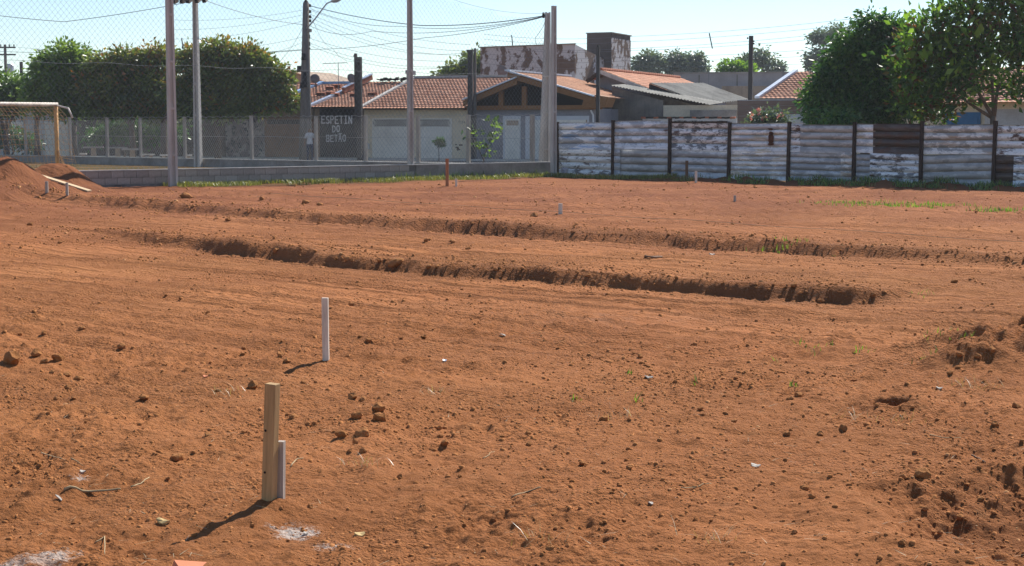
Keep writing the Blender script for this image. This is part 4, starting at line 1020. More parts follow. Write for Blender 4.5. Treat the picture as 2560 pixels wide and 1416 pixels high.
tb = tree('fence_tree', 'tall open tree with large glossy leaves at the right edge', at(2484, 322, 49.5), [lob(2330, 85, 55, 55, 49.5), lob(2400, 45, 65, 48, 49.5), lob(2480, 30, 70, 50, 49.5), lob(2545, 70, 60, 70, 49.5), lob(2380, 130, 75, 55, 49.5), lob(2460, 120, 75, 60, 49.5), lob(2330, 175, 60, 50, 49.5), lob(2430, 195, 75, 45, 49.5), lob(2530, 165, 60, 60, 49.5), lob(2390, 235, 55, 22, 49.5), lob(2330, 250, 40, 35, 49.5), lob(2545, 225, 40, 25, 49.5), lob(2620, 120, 80, 90, 49.5), lob(2500, -30, 90, 40, 49.5), lob(2280, 110, 50, 52, 49.5), lob(2275, 190, 52, 55, 49.5), lob(2290, 262, 52, 42, 49.5), lob(2340, 290, 25, 18, 49.5)], 'leaf_big', 1000, 10, .22, .24, 16, group=gR, limbs=(4, 5, 8, 9), fork=2.1, trunk_r=.11, shell=(.35, 1.08), droop=-.3, tint_fn=lambda c, d, rr, rg: (rg.random(len(c)) < .2).astype(float))
# nearest large leaves of that tree, one by one
lm = leaf_mesh('leaf', np.zeros((1, 3)), np.array([[0, 0, 1.0]]), np.array([.30]), np.array([.9]), np.array([0.0]), wid=.55); lm.materials.append(M['leaf_big'])
rr = random.Random(5)
for k in range(170):
    cx, cy, rx, ry = rr.choice([(2330, 85, 62, 62), (2400, 45, 72, 55), (2480, 35, 80, 55), (2545, 75, 65, 75), (2380, 130, 80, 60), (2460, 120, 80, 65), (2330, 175, 65, 55), (2430, 195, 80, 50), (2530, 165, 65, 65), (2290, 125, 40, 45), (2280, 60, 15, 60)])
    an = rr.uniform(0, 6.28); q = rr.uniform(.5, 1.0) ** .5
    p = at(cx + rx * q * math.cos(an), cy - ry * q * math.sin(an), 49.5 - rr.uniform(.3, 1.1))
    link('leaf', lm, None, tb, (p.x - tb.location.x, p.y - tb.location.y, p.z), (rr.uniform(-1.0, 1.0), rr.uniform(-1.2, 1.2), rr.uniform(0, 6.28)), (rr.uniform(.8, 1.25),) * 3)
gE = 'far eucalyptus trees above the roofs'; Ye = 185
for lab, base, lbs, sd in (('rounded eucalyptus crown just right of the tank tower', 1630, [(1622, 150, 30, 22), (1598, 168, 18, 15), (1650, 163, 17, 15), (1628, 180, 24, 8)], 31), ('middle eucalyptus behind the long orange roof', 1700, [(1693, 150, 20, 17), (1708, 170, 20, 13), (1684, 176, 15, 10)], 32), ('small eucalyptus at the right end of the clump', 1742, [(1738, 153, 16, 15), (1748, 174, 15, 9)], 33), ('eucalyptus behind the dark post over the parapet building', 1905, [(1905, 145, 30, 24), (1925, 162, 22, 18), (1880, 165, 22, 18), (1858, 160, 14, 14), (1940, 180, 16, 10)], 34), ('tall two tiered eucalyptus left of the dense green tree', 2070, [(2075, 92, 38, 26), (2045, 102, 24, 18), (2110, 90, 24, 18), (2050, 140, 26, 18), (2030, 155, 18, 14), (2080, 140, 18, 16), (2040, 172, 16, 10)], 35)):
    tree('eucalyptus', lab, at(base, 322, Ye), [lob(*l, Ye) for l in lbs], 'leaf_gum', 75, 20, .42, .40, sd, group=gE, puff=(.38, .74, .26, .38, 7), shell=(.6, 1.05), fork=5.5, trunk_r=.3, trunks=None, droop=.4)
tree('rear_tree', 'small tree behind the cream house beside the peeling building', at(1165, 322, 108), [lob(1150, 182, 28, 14, 108), lob(1188, 165, 22, 22, 108), lob(1125, 190, 18, 8, 108)], 'leaf_tinted', 160, 22, .3, .3, 41, fork=3)
tree('bright_bush', 'bright green bush showing above the far parapet', at(1835, 322, 135), [lob(1835, 178, 26, 12, 135), lob(1860, 182, 20, 8, 135)], 'leaf_bright', 90, 22, .4, .35, 42, fork=3.5)
# sapling and oleander
Ys = 60
sp_ = thing('sapling', 'young leafy sapling in front of the blue grey house', 'plant', tuple(at(1205, 322, Ys).xy) + (0,))
bx = at(1205, 322, Ys)
st_pts = [(0, 0, 0), (.1, 0, .7), (.3, 0, 1.2), (.45, .05, 1.9)]
MB().tube(st_pts, [.03, .025, .02, .012], 6).build('stem', M['bark'], sp_)
MB().tube([(.05, 0, .5), (-.2, .1, 1.1), (-.45, .1, 1.55)], [.02, .016, .01], 6).build('branch', M['bark'], sp_)
lm2 = leaf_mesh('leaf', np.zeros((1, 3)), np.array([[0, 0, 1.0]]), np.array([.20]), np.array([.75]), np.array([0.0]), wid=.6); lm2.materials.append(M['leaf_bright'])
lm3 = leaf_mesh('leaf', np.zeros((1, 3)), np.array([[0, 0, 1.0]]), np.array([.22]), np.array([.1]), np.array([0.0]), wid=.6); lm3.materials.append(M['leaf_green'])
for (x, y, rx, ry, n) in ((1232, 305, 16, 10, 18), (1240, 325, 12, 14, 16), (1228, 342, 20, 10, 20), (1188, 330, 12, 10, 14), (1155, 345, 5, 8, 4), (1205, 365, 22, 10, 22), (1222, 380, 10, 14, 14)):
    for k in range(n):
        p = at(x + rr.uniform(-rx, rx), y + rr.uniform(-ry, ry), Ys + rr.uniform(-.3, .3))
        link('leaf', lm2 if rr.random() < .5 else lm3, None, sp_, (p.x - bx.x, p.y - bx.y, p.z), (rr.uniform(-1.6, 1.6), rr.uniform(-1.6, 1.6), rr.uniform(0, 6)))
ol = tree('oleander', 'oleander shrub with pink flowers above the tin fence', at(1918, 322, 58), [lob(1920, 298, 32, 14, 58), lob(1900, 295, 16, 12, 58), lob(1945, 296, 16, 14, 58)], 'leaf_gum', 60, 12, .17, .18, 43, fork=1.2, trunk_r=.05, cat='shrub')
fl = leaf_mesh('flower', rng.normal(size=(8, 3)) * .04, rng.normal(size=(8, 3)), np.full(8, .12), rng.random(8), np.zeros(8), wid=.9); fl.materials.append(M['petal'])
for (x, y) in ((1880, 292), (1878, 286), (1897, 280), (1894, 282), (1955, 288), (1948, 292), (1912, 296)):
    p = at(x, y, 57.5); link('flower', fl, None, ol, (p.x - ol.location.x, p.y - ol.location.y, p.z), (rr.random() * 3, rr.random() * 3, 0))
sb = tree('dark_sapling', 'small dark sapling in front of the right cream garage door', at(1097, 322, 80), [lob(1096, 358, 9, 6, 80), lob(1100, 352, 6, 5, 80), lob(1104, 361, 7, 4, 80)], 'leaf_dense', 22, 12, .1, .06, 44, fork=.7, trunk_r=.02, cat='plant')

# ------------------------------------------------------------------ utility pole, posts, wires
Yu = 80
ub_ = at(762, 322, Yu); up = thing('street_pole', 'brown street utility pole with lamp arm left of the black painted shop', 'utility pole', (ub_.x, ub_.y, 0), R(-20))
zt = height_at(7, Yu); s_ = spx(Yu)
MB().tube([(-.0, 0, -.3), (.08, 0, zt * .5), (.16, 0, zt)], [.36, .25, .155], 10).build('shaft', M['utility_pole'], up, True)
b = MB(); b.lathe([(.1, 0), (.12, .05), (.05, .12), (.07, .16), (.0, .2)], (.16, 0, zt), 8); b.build('top_insulator', M['black'], up)
for y_ in (15, 30, 43, 53): MB().lathe([(.03, -.08), (.07, -.04), (.05, 0), (.07, .04), (.03, .08)], (.40, -.03, height_at(y_, Yu)), 8).build('insulator', M['black'], up)
for y_ in (90, 95, 108, 113, 122): MB().lathe([(.02, -.05), (.05, 0), (.02, .05)], (.36, -.05, height_at(y_, Yu)), 8).build('insulator', M['black'], up)
MB().box(.25, .42, -.12, .1, height_at(81, Yu), height_at(73, Yu)).build('photocell_box', M['plaster_dark'], up)
arm = at(778, 73, Yu); px_ = lambda x, y: ((x - 763) / s_ * 1.06, -.15 - (x - 775) * .006, height_at(y, Yu))
MB().tube([px_(776, 72), px_(800, 50), px_(825, 24), px_(836, 13), px_(850, 9)], .035, 6).build('lamp_arm', M['metal_light'], up, True)
MB().lathe([(.04, 0), (.09, .1), (.15, .3), (.13, .55), (.03, .62)], px_(849, 9.5), 10, (.9, -.2, .25)).build('lamp_head', M['metal_light'], up, True)
for (x, y, w_, h_) in ((769, 143, .22, .34), (772, 190, .26, .36), (772, 209, .32, .40), (764, 214, .20, .26)):
    c0 = Vector(px_(x, y)); MB().box(c0.x - w_ / 2, c0.x + w_ / 2, -.34, -.12, c0.z - h_ / 2, c0.z + h_ / 2, .8, .8).build('splice_box', M['black'], up)
MB().box(-.32, -.15, -.15, .1, height_at(180, Yu), height_at(165, Yu)).build('junction_box', M['black'], up)
def post(name, label, x0, x1, ytop, Y, mat, rot=0, base=0, extra=None, cat='post', group=None):
    p = at((x0 + x1) / 2, 322, Y); t = thing(name, label, cat, (p.x, p.y, 0), R(-20), group)
    w_ = (x1 - x0) / spx(Y); MB().box(-w_ / 2, w_ / 2, -w_ * .4, w_ * .4, -.2, height_at(ytop, Y), .9, .9).build('shaft', M[mat], t)
    if extra: extra(t, w_, Y)
    return t
def ex1(t, w_, Y):
    MB().box(-w_ * .9, -w_ * .55, -.1, .1, 1.5, height_at(134, Y)).build('conduit', M['dark_pole'], t); MB().box(-w_ * 1.1, -w_ * .92, -.08, .08, height_at(142, Y), height_at(139, Y)).build('bracket', M['black'], t)
post('service_post', 'charred dark service post between the shop front and cream garage', 893, 906, 143, 82, 'dark_pole', extra=ex1, group='service posts of the houses')
post('service_post', 'thick dark service post behind the gable of the grey house', 1170, 1183, 126, 81.6, 'dark_pole', group='service posts of the houses', extra=lambda t, w_, Y: MB().box(-w_ * .6, w_ * .6, -.15, .15, height_at(130, Y), height_at(125, Y)).build('cap', M['dark_pole'], t))
post('service_post', 'thin grey pole beside the thick dark service post', 1185, 1191, 121, 81.9, 'utility_pole', group='service posts of the houses')
post('service_post', 'slim black post in front of the long orange roof', 1490, 1499, 118, 76, 'dark_pole', group='service posts of the houses', extra=lambda t, w_, Y: MB().box(-w_ * .2, w_ * .2, -.05, .05, height_at(118, Y), height_at(113, Y)).build('tip', M['black'], t))
post('service_post', 'tall black post beside the far eucalyptus and clad house', 1869, 1880, 90, 72, 'dark_pole', group='service posts of the houses', extra=lambda t, w_, Y: [MB().lathe([(.02, -.04), (.05, 0), (.02, .04)], (sx * w_ * .7, -.1, height_at(yy_, Y)), 8).build('insulator', M['black'], t) for sx, yy_ in ((-1, 96), (1, 104), (1, 110))])
# far crossarm pole
Yc = 150; p = at(19, 322, Yc); t = thing('crossarm_pole', 'distant pole with two crossarms at the left edge', 'utility pole', (p.x, p.y, 0)); sc_ = spx(Yc)
MB().tube([(0, 0, 0), (0, 0, height_at(112, Yc))], [.2, .13], 8).build('shaft', M['utility_pole'], t)
for y_ in (119, 137): MB().box(-1.0, 1.0, -.06, .06, height_at(y_, Yc) - .07, height_at(y_, Yc) + .07).build('crossarm', M['dark_pole'], t)
for x_ in (-.85, -.4, .4, .85):
    MB().lathe([(.04, 0), (.07, .1), (.03, .25)], (x_, 0, height_at(119, Yc) + .07), 6).build('insulator', M['black'], t)
MB().lathe([(.3, 0), (.34, .1), (.34, .7), (.25, .8)], (.5, -.2, height_at(182, Yc)), 10).build('transformer', M['metal_light'], t)
p = at(58, 322, 140); MB().box(-.12, .12, -.1, .1, 0, height_at(155, 140)).build('far_stub_pole', M['dark_pole'], None, loc=(p.x, p.y, 0)); props(bpy.data.objects['far_stub_pole'], 'short dark stub pole beside the distant crossarm pole', 'pole')
gW = 'overhead wires'
def wire(label, pts, r=.012, s=0.0, n=14):
    """pts: (px, py, distance) anchors; s: sag in metres per span"""
    W = []
    for a, c in zip(pts[:-1], pts[1:]):
        W += sag(at(*a), at(*c), s, n)[(1 if W else 0):]
    o = MB().tube(W, r * .78, 4).build('overhead_wire', M['wire']); props(o, label, 'wire', gW); return o
wire('black wire sagging from the floodlight pole towards the left edge', [(-150, 20, 66), (160, 55, 68), (470, 6, 69.5)], .016, .05)
wire('wire dropping from the floodlights to the street pole', [(520, 4, 69.5), (758, 62, 80)], .016, .15)
wire('wire sloping in from the far crossarms through the tree tops', [(45, 119, 150), (430, 134, 100), (760, 124, 80)], .014, .1)
wire('long wire climbing from the street pole to the leaning pole', [(-100, 125, 90), (480, 131, 84), (775, 124, 80), (1060, 95, 69), (1366, 41, 58.5)], .014, .12)
wire('thick bundled wire sagging to the leaning utility pole', [(776, 15, 80), (1050, 64, 69), (1366, 39, 58.5)], .022, .12)
wire('second wire of the sagging bundle', [(776, 22, 80), (1000, 66, 71), (1366, 40, 58.5)], .013, .25)
wire('flat low wire from the street pole to the leaning pole', [(770, 63, 80), (930, 78, 74), (1366, 41, 58.5)], .013, .3)
for k, (y0, y1, lab) in enumerate(((26, 112, 'highest'), (36, 128, 'second'), (44, 138, 'third'), (54, 131, 'fourth'))):
    wire(lab + ' of the service wires descending to the thick dark service post', [(776, y0, 80), (1176, y1, 81.6)], .010, .35 + .1 * k)
for k, (y0, y1, lab) in enumerate(((96, 150, 'upper'), (108, 160, 'middle'), (114, 157, 'lower'))):
    wire(lab + ' slack wire from the street pole past the thin grey pole', [(774, y0, 80), (1188, y1, 81.9)], .010, .45 + .12 * k)
for k, (a, c, d_, lab) in enumerate((((430, 50), (760, 25), .2, 'highest'), ((430, 75), (760, 37), .2, 'second'), ((430, 98), (760, 52), .25, 'third'), ((480, 120), (760, 92), .25, 'fourth'), ((560, 140), (760, 105), .3, 'lowest'))):
    wire(lab + ' pale wire rising from behind the tinted trees to the street pole', [(a[0], a[1], 88), (c[0], c[1], 80)], .009, d_)
wire('drop wire hanging from the street pole down to the charred post', [(776, 35, 80), (830, 120, 80.5), (898, 148, 82)], .010, .35)
wire('drop wire curving left from the street pole behind the tree', [(760, 60, 80), (735, 110, 80), (690, 165, 80)], .010, .05)
for k, (yl, ym, yr, lab) in enumerate(((92, 92, 22, 'topmost'), (104, 105, 36, 'second'), (118, 122, 52, 'third'), (123, 127, 66, 'fourth'), (140, 143, 98, 'fifth'), (152, 152, 118, 'sixth'), (165, 166, 140, 'lowest'))):
    wire(lab + ' of the parallel street wires crossing the right sky', [(1210, yl - 6, 86), (1566, ym, 82), (2330, yr, 66)], .009, .18)
wire('loop of slack cable beside the leaning pole', [(1366, 44, 58.5), (1356, 70, 58.4), (1338, 95, 58.4), (1341, 113, 58.4)], .009, .02)
for lab, a, c in (('spacer rod hanging on the right street wires', (1773, 83), (1781, 122)), ('spacer rod hanging above the tinted trees', (454, 96), (458, 121)), ('spacer rod above the peeling building', (1279, 88), (1282, 116))):
    o = MB().bar(at(*a, 78), at(*c, 78), .05, .05).build('line_spacer', M['wire']); props(o, lab, 'spacer', 'spacer rods on the wires')
# aerials and dishes
def dish(label, px, py, rpx, Y, ang):
    p = at(px, py, Y); t = thing('satellite_dish', label, 'satellite dish', (p.x, p.y, p.z), ang, 'satellite dishes on the roofs'); r = rpx / spx(Y)
    pr = [(r * k / 6, .25 * r * (k / 6) ** 2) for k in range(7)]
    q = MB(); q.lathe([(max(a, .01), c) for a, c in pr] + [(r * .98, .25 * r + .02), (.01, .03)], (0, 0, 0), 18, (.25, -1, .35)); q.build('reflector', M['dish'], t, True)
    MB().tube([(0, 0, 0), (.02, .25, -r * 1.1), (.02, .25, -r * 1.1 - .6)], .035, 6).build('mast', M['utility_pole'], t)
    MB().tube([(0, 0, 0), (.2 * r, -.8 * r, .3 * r)], .015, 5).build('feed_arm', M['utility_pole'], t); return t
dish('round brown dish right beside the street pole', 787, 198, 12, 89, 0); dish('round brown dish left of the charred post', 878, 197, 12, 90, .3); dish('pale dish in front of the peeling building', 1254, 178, 14, 95, .2)
for lab, x, y0, y1, x0, x1, Y in (('thin television aerial above the black painted shop', 846, 158, 206, 808, 868, 90), ('small television aerial above the parapet building', 1958, 166, 184, 1944, 1968, 120), ('short television aerial behind the long roof', 1772, 166, 200, 1755, 1778, 120)):
    p = at(x, y1, Y); s1 = spx(Y); t = thing('television_aerial', lab, 'aerial', (p.x, p.y, p.z), 0, 'television aerials'); hh = (y1 - y0) / s1
    MB().tube([(0, 0, -.6), (0, 0, hh)], .02, 5).build('mast', M['wire'], t); MB().tube([((x0 - x) / s1, 0, hh - .05), ((x1 - x) / s1, 0, hh)], .018, 5).build('boom', M['wire'], t)
    for k in range(5): u = (x0 - x) / s1 + k * (x1 - x0) / s1 / 4; MB().tube([(u, -.25, hh - .04), (u, .25, hh - .04)], .009, 4).build('element', M['wire'], t)
for k, (x, y) in enumerate(((1017, 188), (1036, 190))):
    p = at(x, y, 90); t = thing('small_aerial', ('left' if k == 0 else 'right') + ' small white antenna beside the slim concrete pole', 'aerial', (p.x, p.y, p.z)); MB().tube([(0, 0, -.6), (0, 0, .1)], .02, 5).build('mast', M['wire'], t); MB().box(-.08, .08, -.05, .05, .05, .28).build('head', M['concrete'], t)
# loose bricks on the tan roof
def on_roof(px, py, fr=fh): 
    return None
rb = [(783, 218, 30), (803, 240, 8), (760, 244, 4), (735, 238, -12), (825, 225, 12), (843, 220, 8), (826, 238, 40), (838, 242, 10), (768, 241, 2), (886, 242, 0), (931, 240, -10)]
ze_, zr_ = fh.z(711, 268, -.55), fh.z(856, 209, 6.2)
for k, (x, y, a) in enumerate(rb):
    best = min((i * .05 for i in range(0, 125)), key=lambda d: abs(fh.z(x, y, d) - (ze_ + (zr_ - ze_) * (d + .55) / 6.75)))
    u, z = fh.hit(x, y, best)
    w_ = fh.w(u, best, z)
    lab = ('brick leaning along the blue verge', 'brick lying flat in the middle of the tan roof', 'brick partly behind the street pole', 'brick near the lower left of the tan roof', 'upper brick of the pile at the parapet', 'largest hollow brick high on the tan roof', 'tilted brick of the pile by the flashing', 'lower brick of the pile by the flashing', 'dark brick right beside the street pole', 'dark lump of brick left of the charred post', 'flat brick low on the shop house roof')[k]
    o = MB().box(-.24, .24, -.10, .10, -.02, .17).build('loose_brick', M['brick'], None, loc=(w_.x, w_.y, w_.z + .03), rot=(R(15), 0, R(a - 20))); props(o, lab, 'brick', 'loose bricks on the roofs')
    MB().box(-.22, .22, -.103, -.101, .02, .06).build('hollow', M['charred'], o); MB().box(-.22, .22, -.103, -.101, .09, .13).build('hollow', M['charred'], o)

# ------------------------------------------------------------------ goal, plank, tables, person
gp = at(141, 322, 48.0); gl = thing('football_goal', 'football goal with rusty orange post and net behind the earth heap', 'goal', (gp.x, gp.y, 0), F_wall.r)
GH = height_at(262, 48.0)
MB().tube([(0, 0, -.1), (0, 0, GH)], .065, 10).build('upright', M['goal_post'], gl, True); MB().tube([(-7.3, 0, -.1), (-7.3, 0, GH)], .065, 10).build('upright', M['goal_post'], gl, True)
MB().tube([(-7.36, 0, GH), (.06, 0, GH)], .065, 10).build('crossbar', M['goal_bar'], gl, True)
for x in (0, -7.3): MB().tube([(x, 0, GH - .02), (x + .05, -.75, GH - .12), (x + .08, -.95, GH - .4)], .03, 8).build('net_bracket', M['goal_bar'], gl, True)
nb = MB()
for k in range(0, 60):
    x = .02 - k * .125; j = .02 * math.sin(k * 1.7)
    nb.tube([(x, -.06, GH - .05), (x + .02 + j, -.62, GH - .35 - .05 * math.sin(k)), (x + j, -1.0, GH * .5), (x, -1.5, 0)], .006, 3, False)
for k in range(17):
    t_ = k / 16; y = -.06 - 1.44 * t_ ** .8; z = (GH - .05) * (1 - t_ ** 1.25)
    nb.tube([(.05 - i * .37, y + .02 * math.sin(i * 1.3 + k), z + .025 * math.sin(i * 1.9 + k * 2)) for i in range(20)], .006, 3, False)
for k in range(9):
    t_ = k / 9; nb.tube([(.0, -.02, GH - .1 - t_ * (GH - .2)), (.04, -1.45 * (t_ + .12) ** .9 * .95, (GH - .25) * (1 - t_ * .98))], .006, 3, False)
o = nb.build('net', M['goal_net'], gl); o['kind'] = 'stuff'
nb = MB()
for k in range(7): nb.tube([(.0 + .01 * k, -.02, GH * (.5 - .04 * k)), (.03, -.35 - .1 * k, .5), (.05, -.6 - .13 * k, 0)], .011, 4, False)
o = nb.build('gathered_net', M['goal_net'], gl); o['kind'] = 'stuff'
# plank with two props on the earth heap
a = G(224, 485); a.z = gz(a.x, a.y) + .03; c = at(74, 431, 41.2)
pk = MB().bar(a, c, .30, .035).build('plank', M['wood_pale']); props(pk, 'pale plank sloping down the earth heap', 'plank')
def stake(label, x0, x1, ytop, ybot, mat, depth=None, lean=0.0, rot=0.0, group='stakes driven into the field', extra=None, name='stake', wob=0.0):
    p = GT((x0 + x1) / 2, ybot); w_ = (x1 - x0) / spx(p.y); d_ = depth or w_ * .6
    h = at((x0 + x1) / 2, ytop, p.y).z - p.z
    b = MB(); nz = 6; hw, hd = w_ / 2, d_ / 2; V = []; F = []
    be = w_ * .06
    for i in range(nz + 1):
        z = -.15 + (h + .15) * i / nz; j = random.uniform(-1, 1) * w_ * .012
        V += [(-hw + j, -hd, z), (hw + j, -hd, z + 0), (hw + j, hd, z), (-hw + j, hd, z)]
    for i in range(nz):
        for k in range(4): F.append((4 * i + k, 4 * i + (k + 1) % 4, 4 * i + 4 + (k + 1) % 4, 4 * i + 4 + k))
    F.append((4 * nz, 4 * nz + 1, 4 * nz + 2, 4 * nz + 3)); F.append((3, 2, 1, 0)); b.add(V, F)
    o = b.build(name, M[mat], None, loc=p, rot=(0, lean, rot)); props(o, label, 'stake', group)
    m_ = o.modifiers.new('bevel', 'BEVEL'); m_.width = w_ * .05; m_.segments = 2; m_.limit_method = 'ANGLE'
    if extra: extra(o, w_, d_, h)
    return o
def knots(o, w_, d_, h):
    for z, x in ((h * .60, -.28), (h * .24, -.22)):
        MB().lathe([(.006, 0), (.005, .002)], (x * w_, -d_ / 2 - .001, z), 8, (0, -1, 0)).build('nail_hole', M['charred'], o)
stake('thick new yellow wood stake in the foreground', 657, 688, 958, 1249, 'wood_new', .045, R(3.0), R(-22), extra=knots)
stake('short grey stake standing against the thick yellow one', 694, 711, 1103, 1246, 'wood_grey', .035, R(1.2), R(-10))
stake('whitewashed stake alone in the middle of the field', 807, 823, 745, 901, 'stake_white', .03, R(-.3), R(-8))
stake('short white stake beside the string line', 1396, 1406, 509, 536, 'stake_white', .04)
stake('orange brown stake in front of the cream garage door', 1114, 1122, 397, 466, 'wood_red', .05)
stake('tiny white peg right of the orange brown stake', 1138, 1143, 447, 466, 'stake_white', .04)
stake('brown stake in front of the framed tin panel', 1713, 1720, 402, 449, 'wood_dark', .05)
stake('white peg right of the brown stake by the tin fence', 1737, 1743, 428, 457, 'stake_white', .05)
stake('tiny grey peg in the far field', 1834, 1840, 489, 504, 'wood_grey', .03)
stake('left grey peg in front of the sloping plank', 114, 121, 454, 491, 'wood_grey', .05)
stake('right grey peg in front of the sloping plank', 165, 171, 457, 486, 'wood_grey', .05)
p0 = GT(640, 494); p1 = GT(2750, 640); o = MB().tube([p0.lerp(p1, i / 40) + Vector((0, 0, .12 + .01 * math.sin(i))) if i else p0 for i in range(41)], .0035, 4).build('guide_string', M['wood_pale']); props(o, 'thin pale guide string stretched across the far field', 'string')
# concrete picnic tables and stools
gT = 'concrete tables and stools in the park'
for lab, x0, x1, yt, Y in (('leftmost concrete table under the park trees', 208, 257, 367, 78), ('middle concrete table under the park trees', 270, 316, 368, 77), ('rightmost lit concrete table beside a fence post', 305, 354, 372, 75.5)):
    p = at((x0 + x1) / 2, 322, Y); t = thing('concrete_table', lab, 'table', (p.x, p.y, 0), .2, gT); w_ = (x1 - x0) / spx(Y); z = max(.7, height_at(yt, Y))
    MB().box(-w_ / 2, w_ / 2, -.4, .4, z - .07, z).build('table_top', M['plaster_grey'], t); MB().box(-.14, .14, -.14, .14, -.05, z - .075, .8, .8).build('pedestal', M['wall_tan'], t)
for lab, x, Y in (('leftmost stool by the concrete tables', 206, 77), ('stool right of the lit table', 356, 75), ('second stool right of the lit table', 376, 75), ('stool left of the thick pole', 408, 73), ('stool right of the thick pole', 470, 72.5)):
    p = at(x, 322, Y); t = thing('concrete_stool', lab, 'stool', (p.x, p.y, 0), .2, gT); MB().box(-.17, .17, -.17, .17, .43, .50).build('stool_top', M['concrete'], t); MB().box(-.09, .09, -.09, .09, -.05, .428, .8, .8).build('pedestal', M['wall_tan'], t)

# dark hedges behind the tables
tree('hedge', 'dark clipped hedge behind the concrete tables', at(310, 322, 86), [lob(300, 330, 40, 32, 86), lob(360, 330, 45, 34, 86), lob(250, 345, 35, 22, 86), lob(420, 335, 40, 30, 86)], 'leaf_dense', 200, 22, .2, .25, 51, fork=.5, trunk_r=.06, cat='hedge')
tree('hedge', 'dark low shrubs behind the goal net', at(30, 322, 88), [lob(20, 350, 45, 28, 88), lob(70, 360, 30, 20, 88), lob(-30, 345, 40, 30, 88)], 'leaf_dense', 130, 22, .2, .25, 52, fork=.5, trunk_r=.06, cat='hedge')

# ------------------------------------------------------------------ person beside the street pole
def person():
    b = at(768, 322, 78.5)
    V = [(0, 0, .92), (0, 0, 1.12), (0, .01, 1.32), (0, 0, 1.44), (0, -.01, 1.52), (.0, -.03, 1.62), (0, -.02, 1.70),     # spine, head
         (.10, 0, .88), (.11, -.02, .50), (.11, .02, .10), (.12, -.12, .04), (-.10, 0, .88), (-.10, .03, .50), (-.11, .05, .10), (-.12, -.09, .04),
         (.17, 0, 1.40), (.24, .03, 1.14), (.20, -.12, .92), (.19, -.17, .84), (-.17, 0, 1.40), (-.25, .0, 1.13), (-.27, -.06, .88), (-.27, -.09, .79)]
    E = [(0, 1), (1, 2), (2, 3), (3, 4), (4, 5), (5, 6), (0, 7), (7, 8), (8, 9), (9, 10), (0, 11), (11, 12), (12, 13), (13, 14), (3, 15), (15, 16), (16, 17), (17, 18), (3, 19), (19, 20), (20, 21), (21, 22)]
    rad = [.15, .14, .16, .12, .06, .095, .08, .11, .075, .05, .045, .11, .075, .05, .045, .075, .055, .042, .035, .075, .055, .042, .035]
    me = bpy.data.meshes.new('person'); me.from_pydata(V, E, []); o = bpy.data.objects.new('tmp', me); C.objects.link(o)
    sk = o.modifiers.new('skin', 'SKIN'); sb_ = o.modifiers.new('sub', 'SUBSURF'); sb_.levels = 2; sb_.render_levels = 2
    for i, r in enumerate(rad): me.skin_vertices[0].data[i].radius = (r, r * .85); me.skin_vertices[0].data[i].use_root = i == 0
    bpy.context.view_layer.update(); ev = o.evaluated_get(bpy.context.evaluated_depsgraph_get()); m2 = bpy.data.meshes.new_from_object(ev); bpy.data.objects.remove(o)
    for nm, c in (('shirt', (.62, .60, .58)), ('jeans', (.03, .045, .09)), ('skin', (.26, .15, .10)), ('hair', (.02, .017, .015)), ('shoe', (.05, .04, .04))): m2.materials.append(simple(nm, c, .12, 6, .85, bump=0))
    for p in m2.polygons:
        c = p.center; ax = abs(c.x)
        p.material_index = 0
        if c.z < .94 and ax < .21 and c.y > -.11 or c.z < .8: p.material_index = 1
        if c.z < .085: p.material_index = 4
        if ax > .17 and .75 < c.z < 1.22 and not (p.material_index == 1): p.material_index = 2
        if c.z > 1.50: p.material_index = 2
        if c.z > 1.60 and (c.y > -.06 or c.z > 1.68): p.material_index = 3
        p.use_smooth = True
    m2.name = 'person'
    o = link('person', m2, None, None, (b.x + .12, b.y, .0), (0, 0, R(15))); props(o, 'person in a white shirt and dark trousers half hidden by the street pole', 'person')
person()

